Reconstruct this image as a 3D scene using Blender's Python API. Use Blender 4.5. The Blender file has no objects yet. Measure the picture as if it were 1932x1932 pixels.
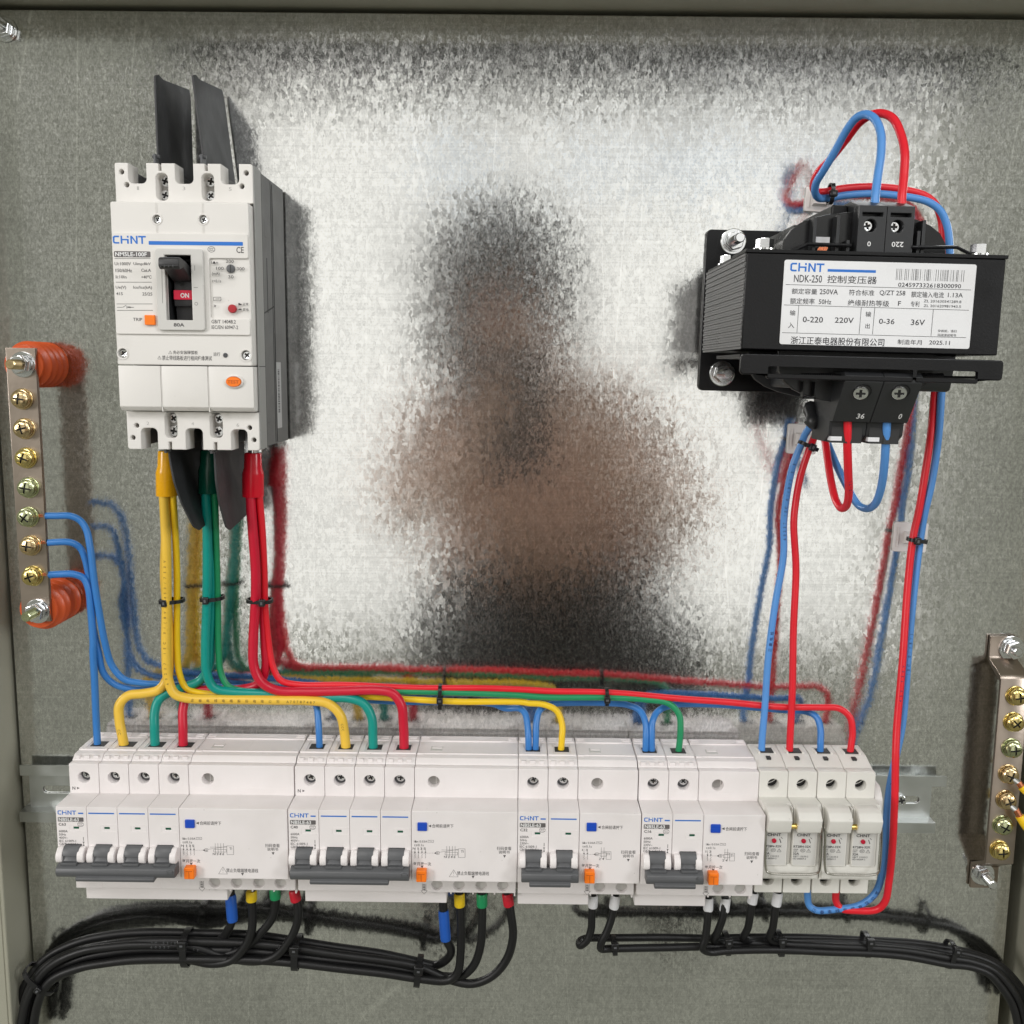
import bpy, math, random
from mathutils import Vector, Matrix
R = random.Random(7)
SC = bpy.context.scene
MM = 0.001
# ------------------------------------------------------------------ camera
F = 1850.0; VPX, VPY = 975.0, 700.0; SL = 0.0113; DIST = 605.0      # the lens stands 605 mm in front of the plate
n = Vector(((VPX-966)/F, (VPY-966)/F, 1.0)).normalized()
r = Vector((1, SL, -(n.x+SL*n.y)/n.z)).normalized()
d = n.cross(r)
cam = bpy.data.cameras.new('camera'); co = bpy.data.objects.new('camera', cam); SC.collection.objects.link(co)
M = Matrix(((r.x, -r.y, -r.z, 0), (n.x, -n.y, -n.z, -DIST*MM), (-d.x, d.y, d.z, 0), (0, 0, 0, 1)))
co.matrix_world = M
cam.sensor_width = 36; cam.lens = F/1932*36; cam.clip_start = 0.02; cam.clip_end = 100
SC.camera = co
# ------------------------------------------------------------------ light
SC.view_settings.view_transform = 'Standard'; SC.view_settings.look = 'None'
SC.view_settings.exposure = 0; SC.view_settings.gamma = 1
try:
    SC.cycles.use_denoising = True; SC.cycles.max_bounces = 8; SC.cycles.caustics_reflective = True; SC.cycles.blur_glossy = 0.6; SC.cycles.sample_clamp_indirect = 6
except Exception: pass
wd = bpy.data.worlds.new('World'); SC.world = wd; wd.use_nodes = True
bg = wd.node_tree.nodes['Background']; bg.inputs[0].default_value = (0.54, 0.545, 0.45, 1); bg.inputs[1].default_value = 0.46
def area(name, loc, to, sx, sy, power, col):
    l = bpy.data.lights.new(name, 'AREA'); l.shape = 'RECTANGLE'; l.size = sx; l.size_y = sy; l.energy = power; l.color = col
    o = bpy.data.objects.new(name, l); SC.collection.objects.link(o)
    o.location = loc; o.rotation_euler = (Vector(to)-Vector(loc)).to_track_quat('-Z', 'Y').to_euler()
    return o
area('ceiling_lamp', (-0.75, -1.75, 1.35), (0, 0, -0.15), 1.0, 0.6, 15, (1, 0.97, 0.95))
area('ceiling_lamp', (0.95, -1.75, 1.35), (0, 0, -0.15), 1.0, 0.6, 13, (0.97, 0.98, 1.0))
area('side_fill_light', (-2.45, -2.0, 0.55), (0, 0, -0.1), 0.6, 0.9, 38, (1, 0.975, 0.96))  # unseen fill lights, added at both sides to soften the shadows
area('side_fill_light', (2.45, -2.0, 0.55), (0, 0, -0.1), 0.6, 0.9, 24, (0.98, 0.985, 1.0))

# ------------------------------------------------------------------ pixel -> place (1932-wide reading of the photograph), plane z mm in front of the plate
def W(px, py, z=0):
    ray = Vector(((px-966)/F, (py-966)/F, 1.0))
    t = (DIST-z)/ray.dot(n)
    return Vector((ray.dot(r)*t, -z, -ray.dot(d)*t))
KF = 1932/4096
def crop(x0, y0, s):
    return lambda cx, cy, z=0: W((x0+cx/s)*KF, (y0+cy/s)*KF, z)

# ------------------------------------------------------------------ materials
def mat(name, col, rough=0.45, metal=0.0, var=0.06, vs=60, dust=0.0, bump=0.0, bs=400, spec=0.5, emit=None, coat=0.0, sheen=0):
    m = bpy.data.materials.new(name); m.use_nodes = True; nt = m.node_tree; b = nt.nodes['Principled BSDF']
    b.inputs['Roughness'].default_value = rough; b.inputs['Metallic'].default_value = metal
    b.inputs['Specular IOR Level'].default_value = spec; b.inputs['Coat Weight'].default_value = coat
    tc = nt.nodes.new('ShaderNodeTexCoord'); nz = nt.nodes.new('ShaderNodeTexNoise'); nz.inputs['Scale'].default_value = vs
    nz.inputs['Detail'].default_value = 5; nt.links.new(tc.outputs['Object'], nz.inputs['Vector'])
    mx = nt.nodes.new('ShaderNodeMix'); mx.data_type = 'RGBA'
    mx.inputs[6].default_value = (*[c*(1-var) for c in col], 1); mx.inputs[7].default_value = (*[min(1, c*(1+var)) for c in col], 1)
    nt.links.new(nz.outputs['Fac'], mx.inputs[0]); nt.links.new(mx.outputs[2], b.inputs['Base Color'])
    if dust:
        v = nt.nodes.new('ShaderNodeTexVoronoi'); v.inputs['Scale'].default_value = 160; nt.links.new(tc.outputs['Object'], v.inputs['Vector'])
        q = nt.nodes.new('ShaderNodeMapRange'); q.inputs[1].default_value = 0.03; q.inputs[2].default_value = 0.07; q.inputs[3].default_value = dust; q.inputs[4].default_value = 0
        nt.links.new(v.outputs['Distance'], q.inputs[0])
        w = nt.nodes.new('ShaderNodeMath'); w.operation = 'MULTIPLY'; sp_ = nt.nodes.new('ShaderNodeSeparateColor'); nt.links.new(v.outputs['Color'], sp_.inputs[0])
        g_ = nt.nodes.new('ShaderNodeMath'); g_.operation = 'GREATER_THAN'; g_.inputs[1].default_value = 0.8; nt.links.new(sp_.outputs[0], g_.inputs[0])
        nt.links.new(q.outputs[0], w.inputs[0]); nt.links.new(g_.outputs[0], w.inputs[1])
        n3 = nt.nodes.new('ShaderNodeTexNoise'); n3.inputs['Scale'].default_value = 22; n3.inputs['Detail'].default_value = 6; nt.links.new(tc.outputs['Object'], n3.inputs['Vector'])
        q3 = nt.nodes.new('ShaderNodeMapRange'); q3.inputs[1].default_value = 0.52; q3.inputs[2].default_value = 0.75; q3.inputs[3].default_value = 0; q3.inputs[4].default_value = dust*0.45; nt.links.new(n3.outputs['Fac'], q3.inputs[0])
        a_ = nt.nodes.new('ShaderNodeMath'); a_.operation = 'ADD'; a_.use_clamp = True; nt.links.new(w.outputs[0], a_.inputs[0]); nt.links.new(q3.outputs[0], a_.inputs[1])
        mm = nt.nodes.new('ShaderNodeMix'); mm.data_type = 'RGBA'; mm.inputs[7].default_value = (0.30, 0.27, 0.23, 1)
        nt.links.new(mx.outputs[2], mm.inputs[6]); nt.links.new(a_.outputs[0], mm.inputs[0]); nt.links.new(mm.outputs[2], b.inputs['Base Color'])
    rr = nt.nodes.new('ShaderNodeMapRange'); rr.inputs[1].default_value = 0.3; rr.inputs[2].default_value = 0.7
    rr.inputs[3].default_value = rough*0.85; rr.inputs[4].default_value = min(1, rough*1.15)
    nt.links.new(nz.outputs['Fac'], rr.inputs[0]); nt.links.new(rr.outputs[0], b.inputs['Roughness'])
    if bump:
        n2 = nt.nodes.new('ShaderNodeTexNoise'); n2.inputs['Scale'].default_value = bs; n2.inputs['Detail'].default_value = 3
        nt.links.new(tc.outputs['Object'], n2.inputs['Vector'])
        bp = nt.nodes.new('ShaderNodeBump'); bp.inputs['Strength'].default_value = bump; bp.inputs['Distance'].default_value = 0.0003
        nt.links.new(n2.outputs['Fac'], bp.inputs['Height']); nt.links.new(bp.outputs[0], b.inputs['Normal'])
    if emit:
        b.inputs['Emission Color'].default_value = (*emit[0], 1); b.inputs['Emission Strength'].default_value = emit[1]
    return m
def galvanised(name):
    m = bpy.data.materials.new(name); m.use_nodes = True; nt = m.node_tree; b = nt.nodes['Principled BSDF']; N = nt.nodes.new; L = nt.links.new
    b.inputs['Metallic'].default_value = 1.0
    tc = N('ShaderNodeTexCoord')
    mp = N('ShaderNodeMapping'); mp.inputs['Scale'].default_value = (1.0, 1, 0.6); L(tc.outputs['Object'], mp.inputs['Vector'])
    def noise(scale, det, rough=0.5, dist=0.0, vec=mp):
        x = N('ShaderNodeTexNoise'); x.inputs['Scale'].default_value = scale; x.inputs['Detail'].default_value = det
        x.inputs['Roughness'].default_value = rough; x.inputs['Distortion'].default_value = dist; L(vec.outputs[0], x.inputs['Vector']); return x
    def ramp(src, a, bb, lo, hi):
        x = N('ShaderNodeMapRange'); x.inputs[1].default_value = a; x.inputs[2].default_value = bb; x.inputs[3].default_value = lo; x.inputs[4].default_value = hi
        L(src, x.inputs[0]); return x
    # spangle crystals: cells with their own tilt, plus a fine crackle
    vo = N('ShaderNodeTexVoronoi'); vo.inputs['Scale'].default_value = 520; vo.inputs['Randomness'].default_value = 1
    wob = noise(500, 2)
    add = N('ShaderNodeVectorMath'); add.operation = 'MULTIPLY_ADD'; add.inputs[1].default_value = (0.004, 0.004, 0.004)
    L(wob.outputs['Color'], add.inputs[0]); L(mp.outputs[0], add.inputs[2]); L(add.outputs[0], vo.inputs['Vector'])
    fine = noise(760, 5, 0.7, 0.9)
    big = noise(14, 3, 0.5, 0.4)
    # tilt of the normal per crystal
    sub = N('ShaderNodeVectorMath'); sub.operation = 'SUBTRACT'; sub.inputs[1].default_value = (0.5, 0.5, 0.5); L(vo.outputs['Color'], sub.inputs[0])
    f2 = N('ShaderNodeVectorMath'); f2.operation = 'SUBTRACT'; f2.inputs[1].default_value = (0.5, 0.5, 0.5); L(fine.outputs['Color'], f2.inputs[0])
    s1 = N('ShaderNodeVectorMath'); s1.operation = 'MULTIPLY'; s1.inputs[1].default_value = (0.028, 0.0, 0.028); L(sub.outputs[0], s1.inputs[0])
    s2 = N('ShaderNodeVectorMath'); s2.operation = 'MULTIPLY'; s2.inputs[1].default_value = (0.058, 0.0, 0.058); L(f2.outputs[0], s2.inputs[0])
    mod = ramp(big.outputs['Fac'], 0.35, 0.65, 0.65, 1.15)
    sm = N('ShaderNodeVectorMath'); sm.operation = 'ADD'; L(s1.outputs[0], sm.inputs[0]); L(s2.outputs[0], sm.inputs[1])
    sc = N('ShaderNodeVectorMath'); sc.operation = 'SCALE'; L(sm.outputs[0], sc.inputs[0]); L(mod.outputs[0], sc.inputs['Scale'])
    ge = N('ShaderNodeNewGeometry')
    a2 = N('ShaderNodeVectorMath'); a2.operation = 'ADD'; L(ge.outputs['Normal'], a2.inputs[0]); L(sc.outputs[0], a2.inputs[1])
    nn = N('ShaderNodeVectorMath'); nn.operation = 'NORMALIZE'; L(a2.outputs[0], nn.inputs[0]); L(nn.outputs[0], b.inputs['Normal'])
    # gloss
    ro = ramp(fine.outputs['Fac'], 0.35, 0.65, 0.11, 0.19); L(ro.outputs[0], b.inputs['Roughness'])
    # zinc colour, streaks
    st = N('ShaderNodeMapping'); st.inputs['Scale'].default_value = (8, 1, 900); L(tc.outputs['Object'], st.inputs['Vector'])
    streak = noise(1.0, 2, vec=st)
    c1 = ramp(fine.outputs['Fac'], 0.34, 0.66, 0.64, 0.92); c2 = ramp(streak.outputs['Fac'], 0.3, 0.7, 0.93, 1.05)
    c3 = ramp(big.outputs['Fac'], 0.3, 0.7, 0.90, 1.06)
    # thin scratches
    sv = N('ShaderNodeMapping'); sv.inputs['Rotation'].default_value = (0, 0.9, 0); sv.inputs['Scale'].default_value = (30, 1, 1.2); L(tc.outputs['Object'], sv.inputs['Vector'])
    v2 = N('ShaderNodeTexVoronoi'); v2.feature = 'DISTANCE_TO_EDGE'; v2.inputs['Scale'].default_value = 1.0; L(sv.outputs[0], v2.inputs['Vector'])
    scr = ramp(v2.outputs['Distance'], 0.0, 0.005, 1.22, 1.0)
    m1 = N('ShaderNodeMath'); m1.operation = 'MULTIPLY'; L(c1.outputs[0], m1.inputs[0]); L(c2.outputs[0], m1.inputs[1])
    sx_ = N('ShaderNodeSeparateColor'); L(vo.outputs['Color'], sx_.inputs[0]); cv = ramp(sx_.outputs[1], 0, 1, 0.90, 1.09)
    m0 = N('ShaderNodeMath'); m0.operation = 'MULTIPLY'; L(m1.outputs[0], m0.inputs[0]); L(cv.outputs[0], m0.inputs[1]); m1 = m0
    m2 = N('ShaderNodeMath'); m2.operation = 'MULTIPLY'; L(m1.outputs[0], m2.inputs[0]); L(c3.outputs[0], m2.inputs[1])
    m3 = N('ShaderNodeMath'); m3.operation = 'MULTIPLY'; m3.use_clamp = True; L(m2.outputs[0], m3.inputs[0]); L(scr.outputs[0], m3.inputs[1])
    cc = N('ShaderNodeCombineColor'); L(m3.outputs[0], cc.inputs[0]); L(m3.outputs[0], cc.inputs[1]); L(m3.outputs[0], cc.inputs[2])
    tint = N('ShaderNodeMix'); tint.data_type = 'RGBA'; tint.blend_type = 'MULTIPLY'; tint.inputs[0].default_value = 1; tint.inputs[7].default_value = (0.985, 0.99, 0.975, 1)
    L(cc.outputs[0], tint.inputs[6]); L(tint.outputs[2], b.inputs['Base Color'])
    return m
MT = {
 'zinc': galvanised('galvanised_steel'),
 'white': mat('white_plastic', (0.81, 0.77, 0.765), 0.42, bump=0.12, bs=900, var=0.02, dust=0.35),
 'ivory': mat('ivory_plastic', (0.74, 0.72, 0.69), 0.42, bump=0.12, bs=900, var=0.02, dust=0.35),
 'cream': mat('warm_white_plastic', (0.73, 0.715, 0.67), 0.42, bump=0.15, bs=700, var=0.02, dust=0.3),
 'ivoryshade': mat('shaded_ivory_plastic', (0.30, 0.30, 0.29), 0.5, var=0.03),  # ivory plastic on its shaded side, the shade put into the colour
 'darkside': mat('dark_grey_plastic', (0.12, 0.12, 0.118), 0.5, bump=0.3, bs=500),
 'grey': mat('grey_toggle_plastic', (0.095, 0.098, 0.104), 0.42, bump=0.15, bs=700),
 'frame': mat('pale_grey_plastic', (0.60, 0.59, 0.565), 0.4, var=0.02),
 'dkgrey': mat('charcoal_plastic', (0.028, 0.028, 0.030), 0.45),
 'black': mat('black_plastic', (0.022, 0.023, 0.025), 0.42, bump=0.2, bs=500),
 'blackpaint': mat('black_painted_steel', (0.006, 0.006, 0.007), 0.34, bump=0.3, bs=900, spec=0.3),
 'lam': mat('lamination_edges', (0.20, 0.20, 0.205), 0.42, 0.4, var=0.25, vs=300),
 'barrier': mat('charcoal_fibre_sheet', (0.035, 0.036, 0.038), 0.55, bump=0.25, bs=500),
 'void': mat('recess_shade_black', (0.02, 0.02, 0.02), 0.6),  # near-black paints in the shade of holes and screw recesses; also seams
 'blue': mat('blue_pvc', (0.035, 0.19, 0.53), 0.36, bump=0.12, bs=250),
 'bluelt': mat('light_blue_pvc', (0.09, 0.28, 0.66), 0.36, bump=0.12, bs=250),
 'yellow': mat('pale_yellow_pvc', (0.82, 0.52, 0.055), 0.38, bump=0.12, bs=250),
 'yellowb': mat('bright_yellow_pvc', (0.85, 0.55, 0.012), 0.36, bump=0.12, bs=250),
 'teal': mat('teal_pvc', (0.0, 0.27, 0.225), 0.36, bump=0.12, bs=250),
 'green': mat('green_pvc', (0.01, 0.25, 0.10), 0.36, bump=0.12, bs=250),
 'red': mat('crimson_pvc', (0.55, 0.006, 0.030), 0.36, bump=0.12, bs=250),
 'redb': mat('bright_red_pvc', (0.72, 0.012, 0.025), 0.36, bump=0.12, bs=250),
 'blk': mat('black_cable_sheath', (0.0075, 0.0075, 0.008), 0.45, bump=0.3, bs=350, spec=0.4),
 'booty': mat('yellow_boot_vinyl', (0.90, 0.44, 0.002), 0.26, var=0.03), 'bootg': mat('dark_green_boot_vinyl', (0.0, 0.09, 0.055), 0.24, var=0.03),
 'bootr': mat('red_boot_vinyl', (0.66, 0.006, 0.022), 0.24, var=0.03),
 'sleeveb': mat('blue_heat_shrink', (0.01, 0.09, 0.42), 0.4), 'sleevey': mat('yellow_heat_shrink', (0.80, 0.55, 0.01), 0.4),
 'sleeveg': mat('green_heat_shrink', (0.01, 0.28, 0.10), 0.4), 'sleever': mat('red_heat_shrink', (0.62, 0.01, 0.03), 0.4),
 'sleevew': mat('white_ferrule_plastic', (0.74, 0.74, 0.76), 0.4),
 'orange': mat('orange_plastic', (0.95, 0.21, 0.012), 0.35, var=0.03), 'redbtn': mat('red_button_plastic', (0.42, 0.018, 0.028), 0.4),
 'bluebtn': mat('blue_button_plastic', (0.012, 0.075, 0.50), 0.35), 'onred': mat('red_flag_plastic', (0.72, 0.012, 0.055), 0.4),
 'insul': mat('orange_insulator_resin', (0.62, 0.095, 0.022), 0.30, bump=0.2, bs=200), 'ind': mat('green_indicator', (0.01, 0.09, 0.05), 0.3),
 'lampr': mat('red_lamp_lens', (0.45, 0.01, 0.035), 0.15),
 'chrome': mat('bright_zinc_plated_steel', (0.80, 0.81, 0.82), 0.17, 1.0, var=0.1, vs=300), 'brass': mat('yellow_passivated_steel', (0.68, 0.55, 0.22), 0.22, 1.0, var=0.25, vs=200),
 'brassp': mat('pink_passivated_steel', (0.62, 0.48, 0.27), 0.24, 1.0, var=0.25, vs=200), 'brassg': mat('green_passivated_steel', (0.50, 0.53, 0.32), 0.24, 1.0, var=0.25, vs=200),
 'gold': mat('gold_spring_metal', (0.85, 0.62, 0.2), 0.25, 1.0), 'copper': mat('bare_copper', (0.75, 0.27, 0.14), 0.32, 1.0, var=0.2, vs=600),
 'bar': mat('tinned_copper_bar', (0.38, 0.32, 0.27), 0.34, 1.0, var=0.08, vs=25, bump=0.15, bs=300), 'rail': mat('plated_rail_steel', (0.60, 0.62, 0.61), 0.36, 1.0, var=0.08, vs=90),
 'steel': mat('polished_steel_wire', (0.55, 0.53, 0.49), 0.22, 1.0),
 'paint': mat('grey_green_enclosure_paint', (0.32, 0.315, 0.25), 0.55, bump=0.5, bs=1500),
 'inkg': mat('grey_ink', (0.085, 0.08, 0.08), 0.6, var=0.02), 'inkd': mat('dark_ink', (0.035, 0.035, 0.04), 0.6, var=0.02), 'inkb': mat('blue_ink', (0.015, 0.16, 0.58), 0.5, var=0.02),
 'inkk': mat('black_ink', (0.012, 0.012, 0.013), 0.6, var=0.02), 'inkw': mat('white_ink', (0.8, 0.8, 0.8), 0.5, var=0.02), 'plateg': mat('grey_name_strip_ink', (0.12, 0.11, 0.11), 0.5, var=0.02),
 'faint': mat('moulded_digit_plastic', (0.42, 0.41, 0.39), 0.5, var=0.02), 'wireink': mat('cable_print_ink', (0.22, 0.13, 0.03), 0.6), 'wireinkb': mat('dark_cable_print_ink', (0.01, 0.02, 0.10), 0.6),
 'sticker': mat('glossy_white_label', (0.78, 0.785, 0.80), 0.28, var=0.015, dust=0.3), 'stickg': mat('pale_side_label', (0.42, 0.42, 0.42), 0.5, var=0.015),
 'gloss': mat('glossy_black_bobbin', (0.008, 0.008, 0.009), 0.26, var=0.03),
 'tie': mat('black_nylon', (0.010, 0.010, 0.011), 0.28), 'mount': mat('white_nylon', (0.70, 0.67, 0.65), 0.45),
 'mould': mat('orange_flecked_test_lettering', (0.60, 0.13, 0.01), 0.5),
}
# ------------------------------------------------------------------ mesh helpers (all in mm; world Y = into the plate)
def geo_add(g, vs, fs, mi=0):
    k = len(g[0]); g[0].extend(vs); g[1].extend([tuple(i+k for i in f) for f in fs]); g[2].extend([mi]*len(fs)); return g
def G(): return ([], [], [])
def join(*gs):
    o = G()
    for g in gs:
        k = len(o[0]); o[0].extend(g[0]); o[1].extend([tuple(i+k for i in f) for f in g[1]]); o[2].extend(g[2])
    return o
def xf(g, m):
    flip = m.to_3x3().determinant() < 0
    return ([m @ Vector(v) for v in g[0]], [tuple(reversed(f)) for f in g[1]] if flip else list(g[1]), list(g[2]))
def mv(g, x=0, y=0, z=0): return xf(g, Matrix.Translation((x, y, z)))
def rot(g, a, ax): return xf(g, Matrix.Rotation(a, 4, ax))
def box(x0, x1, d0, d1, z0, z1):            # d = distance in front of the plate
    vs = [Vector((x, -y, z)) for x in (x0, x1) for y in (d0, d1) for z in (z0, z1)]
    fs = [(0, 1, 3, 2), (4, 6, 7, 5), (0, 4, 5, 1), (2, 3, 7, 6), (0, 2, 6, 4), (1, 5, 7, 3)]
    return (vs, [tuple(reversed(f)) for f in fs], [0]*6)
_tmp = 0
def curve_mesh(cu):
    o = bpy.data.objects.new('tmp', cu); me = bpy.data.meshes.new_from_object(o)
    g = ([v.co.copy() for v in me.vertices], [tuple(p.vertices) for p in me.polygons], [0]*len(me.polygons))
    bpy.data.objects.remove(o); bpy.data.meshes.remove(me)
    return g
def flat(outline, holes, thick, bev=0.0, bres=1):
    cu = bpy.data.curves.new('tmp', 'CURVE'); cu.dimensions = '2D'; cu.fill_mode = 'BOTH' if thick else 'FRONT'
    for pts in [outline]+list(holes):
        sp = cu.splines.new('POLY'); sp.points.add(len(pts)-1); sp.use_cyclic_u = True
        for i, p in enumerate(pts): sp.points[i].co = (p[0], p[1], 0, 1)
    if thick:
        cu.extrude = max(0.01, thick/2-bev); cu.bevel_depth = bev; cu.bevel_resolution = bres; cu.offset = -bev
    g = curve_mesh(cu); bpy.data.curves.remove(cu)
    return g
def sheet(outline, holes, d0, d1, bev=0.3):    # outline in (X, Z); lies parallel to the plate between distances d0..d1
    g = flat(outline, holes, d1-d0, bev); dm = (d0+d1)/2
    return ([Vector((v.x, -(dm+v.z), v.y)) for v in g[0]], g[1], g[2])
def prism(outline, x0, x1, bev=0.3):           # outline in (distance, Z) drawn across x0..x1
    g = flat(outline, [], x1-x0, bev); xm = (x0+x1)/2
    return ([Vector((xm+v.z, -v.x, v.y)) for v in g[0]], [tuple(reversed(f)) for f in g[1]], g[2])
def slab(outline, z0, z1, bev=0.2):            # outline in (X, distance), height z0..z1
    g = flat(outline, [], z1-z0, bev); zm = (z0+z1)/2
    return ([Vector((v.x, -v.y, zm+v.z)) for v in g[0]], [tuple(reversed(f)) for f in g[1]], g[2])
def circ(cx, cz, rx, rz=None, k=20, a0=0):
    rz = rz or rx
    return [(cx+rx*math.cos(a0+2*math.pi*i/k), cz+rz*math.sin(a0+2*math.pi*i/k)) for i in range(k)]
def rr(x0, z0, x1, z1, rad=1.0, k=4):
    if x0 > x1: x0, x1 = x1, x0
    if z0 > z1: z0, z1 = z1, z0
    rad = min(rad, (x1-x0)/2.01, (z1-z0)/2.01); o = []
    for cx, cz, a in ((x1-rad, z1-rad, 0), (x0+rad, z1-rad, 90), (x0+rad, z0+rad, 180), (x1-rad, z0+rad, 270)):
        for i in range(k+1):
            t = math.radians(a+90*i/k); o.append((cx+rad*math.cos(t), cz+rad*math.sin(t)))
    return o
def rnd(pts, rad=1.0, k=3):                    # round the corners of any polygon
    o = []; m = len(pts)
    for i in range(m):
        a, b, c = Vector(pts[i-1][:2]), Vector(pts[i][:2]), Vector(pts[(i+1) % m][:2])
        ra = min(rad, (a-b).length*0.45, (c-b).length*0.45); p, q = b+(a-b).normalized()*ra, b+(c-b).normalized()*ra
        for j in range(k+1):
            t = j/k; o.append(tuple((1-t)**2*p+2*t*(1-t)*b+t*t*q))
    return o
def lathe(prof, k=20, cap=True):               # prof [(radius, distance)]: turned about the line towards the viewer
    g = G(); vs = []; fs = []
    for rad, dd in prof:
        for i in range(k):
            a = 2*math.pi*i/k; vs.append(Vector((rad*math.cos(a), -dd, rad*math.sin(a))))
    for j in range(len(prof)-1):
        for i in range(k):
            a, b = j*k+i, j*k+(i+1) % k; fs.append((a, b, b+k, a+k))
    fs = [tuple(reversed(f)) for f in fs]
    if cap: fs.append(tuple(reversed([(len(prof)-1)*k+i for i in range(k)][::-1]))) ; fs.append(tuple(range(k))[::-1])
    return geo_add(g, vs, fs)
def hexnut(rad, d0, d1):
    g = sheet(circ(0, 0, rad, k=6, a0=0.3), [], d0, d1, 0.35); return g
def smooth_path(pts, sub=8):
    P = [Vector(p) for p in pts]; P = [P[0]*2-P[1]]+P+[P[-1]*2-P[-2]]; o = []
    for i in range(1, len(P)-2):
        a, b, c, e = P[i-1:i+3]
        t0 = 0; t1 = t0+max((b-a).length, 1e-3)**0.5; t2 = t1+max((c-b).length, 1e-3)**0.5; t3 = t2+max((e-c).length, 1e-3)**0.5
        for s in range(sub):
            t = t1+(t2-t1)*s/sub
            A1 = a*((t1-t)/(t1-t0))+b*((t-t0)/(t1-t0)); A2 = b*((t2-t)/(t2-t1))+c*((t-t1)/(t2-t1)); A3 = c*((t3-t)/(t3-t2))+e*((t-t2)/(t3-t2))
            B1 = A1*((t2-t)/(t2-t0))+A2*((t-t0)/(t2-t0)); B2 = A2*((t3-t)/(t3-t1))+A3*((t-t1)/(t3-t1))
            o.append(B1*((t2-t)/(t2-t1))+B2*((t-t1)/(t2-t1)))
    o.append(P[-2]); return o
def tube(path, rad, k=12, caps=True):
    vs = []; fs = []; m = len(path); rf = rad if callable(rad) else (lambda t: rad)
    tan = [(path[min(i+1, m-1)]-path[max(i-1, 0)]).normalized() for i in range(m)]
    u = tan[0].orthogonal().normalized()
    for i in range(m):
        u = (u-tan[i]*u.dot(tan[i])).normalized(); w = tan[i].cross(u)
        q = rf(i/(m-1))
        for j in range(k):
            a = 2*math.pi*j/k; vs.append(path[i]+(u*math.cos(a)+w*math.sin(a))*q)
    for i in range(m-1):
        for j in range(k):
            a, b = i*k+j, i*k+(j+1) % k; fs.append((a, b, b+k, a+k))
    if caps: fs.append(tuple(range(k))[::-1]); fs.append(tuple((m-1)*k+j for j in range(k)))
    return (vs, fs, [0]*len(fs))
def bar3(p, q, rad, k=8): return tube([Vector(p), Vector(q)], rad, k)
def mesh_of(g, mats, origin=(0, 0, 0), ang=35):
    me = bpy.data.meshes.new('mesh'); og = Vector(origin)
    me.from_pydata([(Vector(v)-og)*MM for v in g[0]], [], g[1])
    for m in (mats if isinstance(mats, (list, tuple)) else [mats]): me.materials.append(MT[m])
    if len(set(g[2])) > 1: me.polygons.foreach_set('material_index', g[2])
    me.polygons.foreach_set('use_smooth', [True]*len(me.polygons)); me.update()
    try: me.set_sharp_from_angle(angle=math.radians(ang))
    except Exception: pass
    return me
def obj(name, g, mats, parent=None, origin=None, bevel=0.0, ang=35):
    """one mesh object; a child's geometry is given in its thing's local mm unless the origin is passed"""
    og = Vector(origin) if origin is not None else Vector((0, 0, 0))
    o = bpy.data.objects.new(name, mesh_of(g, mats, og, ang)); o.data.name = name
    SC.collection.objects.link(o)
    if parent: o.parent = parent
    o.location = og*MM
    if bevel:
        b = o.modifiers.new('bevel', 'BEVEL'); b.width = bevel*MM; b.segments = 2; b.limit_method = 'ANGLE'; b.angle_limit = math.radians(40); b.harden_normals = False
    return o
def tag(o, label=None, cat=None, group=None, kind=None):
    if label: o['label'] = label
    if cat: o['category'] = cat
    if group: o['group'] = group
    if kind: o['kind'] = kind
    return o
def thing(name, loc, label, cat, group=None, roty=0):
    o = bpy.data.objects.new(name, None); SC.collection.objects.link(o); o.empty_display_size = 0.01
    o.location = Vector(loc)*MM; o.rotation_euler = (0, roty, 0)
    return tag(o, label, cat, group)
def solo(name, g, m, label, cat, group=None, bevel=0, kind=None):     # a thing that is one mesh, world mm; origin at its middle
    c = sum((Vector(v) for v in g[0]), Vector())/len(g[0])
    return tag(obj(name, g, m, origin=c, bevel=bevel), label, cat, group, kind)
# ------------------------------------------------------------------ lettering
_tc = {}
def glyphs(s, bold=0.0):
    if (s, bold) not in _tc:
        c = bpy.data.curves.new('t', 'FONT'); c.body = s; c.resolution_u = 2; c.offset = bold
        g = curve_mesh(c); bpy.data.curves.remove(c)
        if not g[0]: g = ([Vector((0, 0, 0)), Vector((.1, 0, 0)), Vector((0, .1, 0))], [(0, 1, 2)], [0])
        xs = [v.x for v in g[0]]; ys = [v.y for v in g[0]]
        _tc[(s, bold)] = (g, min(xs), max(xs), min(ys), max(ys))
    return _tc[(s, bold)]
def T(s, x0, z0, x1, z1, dd, bold=0.012, flip=False):   # fit the words into x0..x1 by z0(bottom)..z1(top), at distance dd
    g, a, b, c, e = glyphs(s, bold); sx = (x1-x0)/(b-a); sz = (z1-z0)/(e-c)
    vs = [Vector((x0+(v.x-a)*sx, -dd, z0+(v.y-c)*sz)) for v in g[0]]
    if flip: cx, cz = (x0+x1)/2, (z0+z1)/2; vs = [Vector((2*cx-v.x, v.y, 2*cz-v.z)) for v in vs]
    return (vs, list(g[1]), [0]*len(g[1]))
def Th(s, x0, z0, h, dd, bold=0.012, cap=0.73, sx=1.0, align='L'):      # by height
    g, a, b, c, e = glyphs(s, bold); k = h/cap; off = {'L': -a, 'R': -b, 'C': -(a+b)/2}[align]
    return ([Vector((x0+(v.x+off)*k*sx, -dd, z0+v.y*k)) for v in g[0]], list(g[1]), [0]*len(g[1]))
def q4(x0, z0, x1, z1, dd):
    return ([Vector((x0, -dd, z0)), Vector((x1, -dd, z0)), Vector((x1, -dd, z1)), Vector((x0, -dd, z1))], [(0, 1, 2, 3)], [0])
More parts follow.
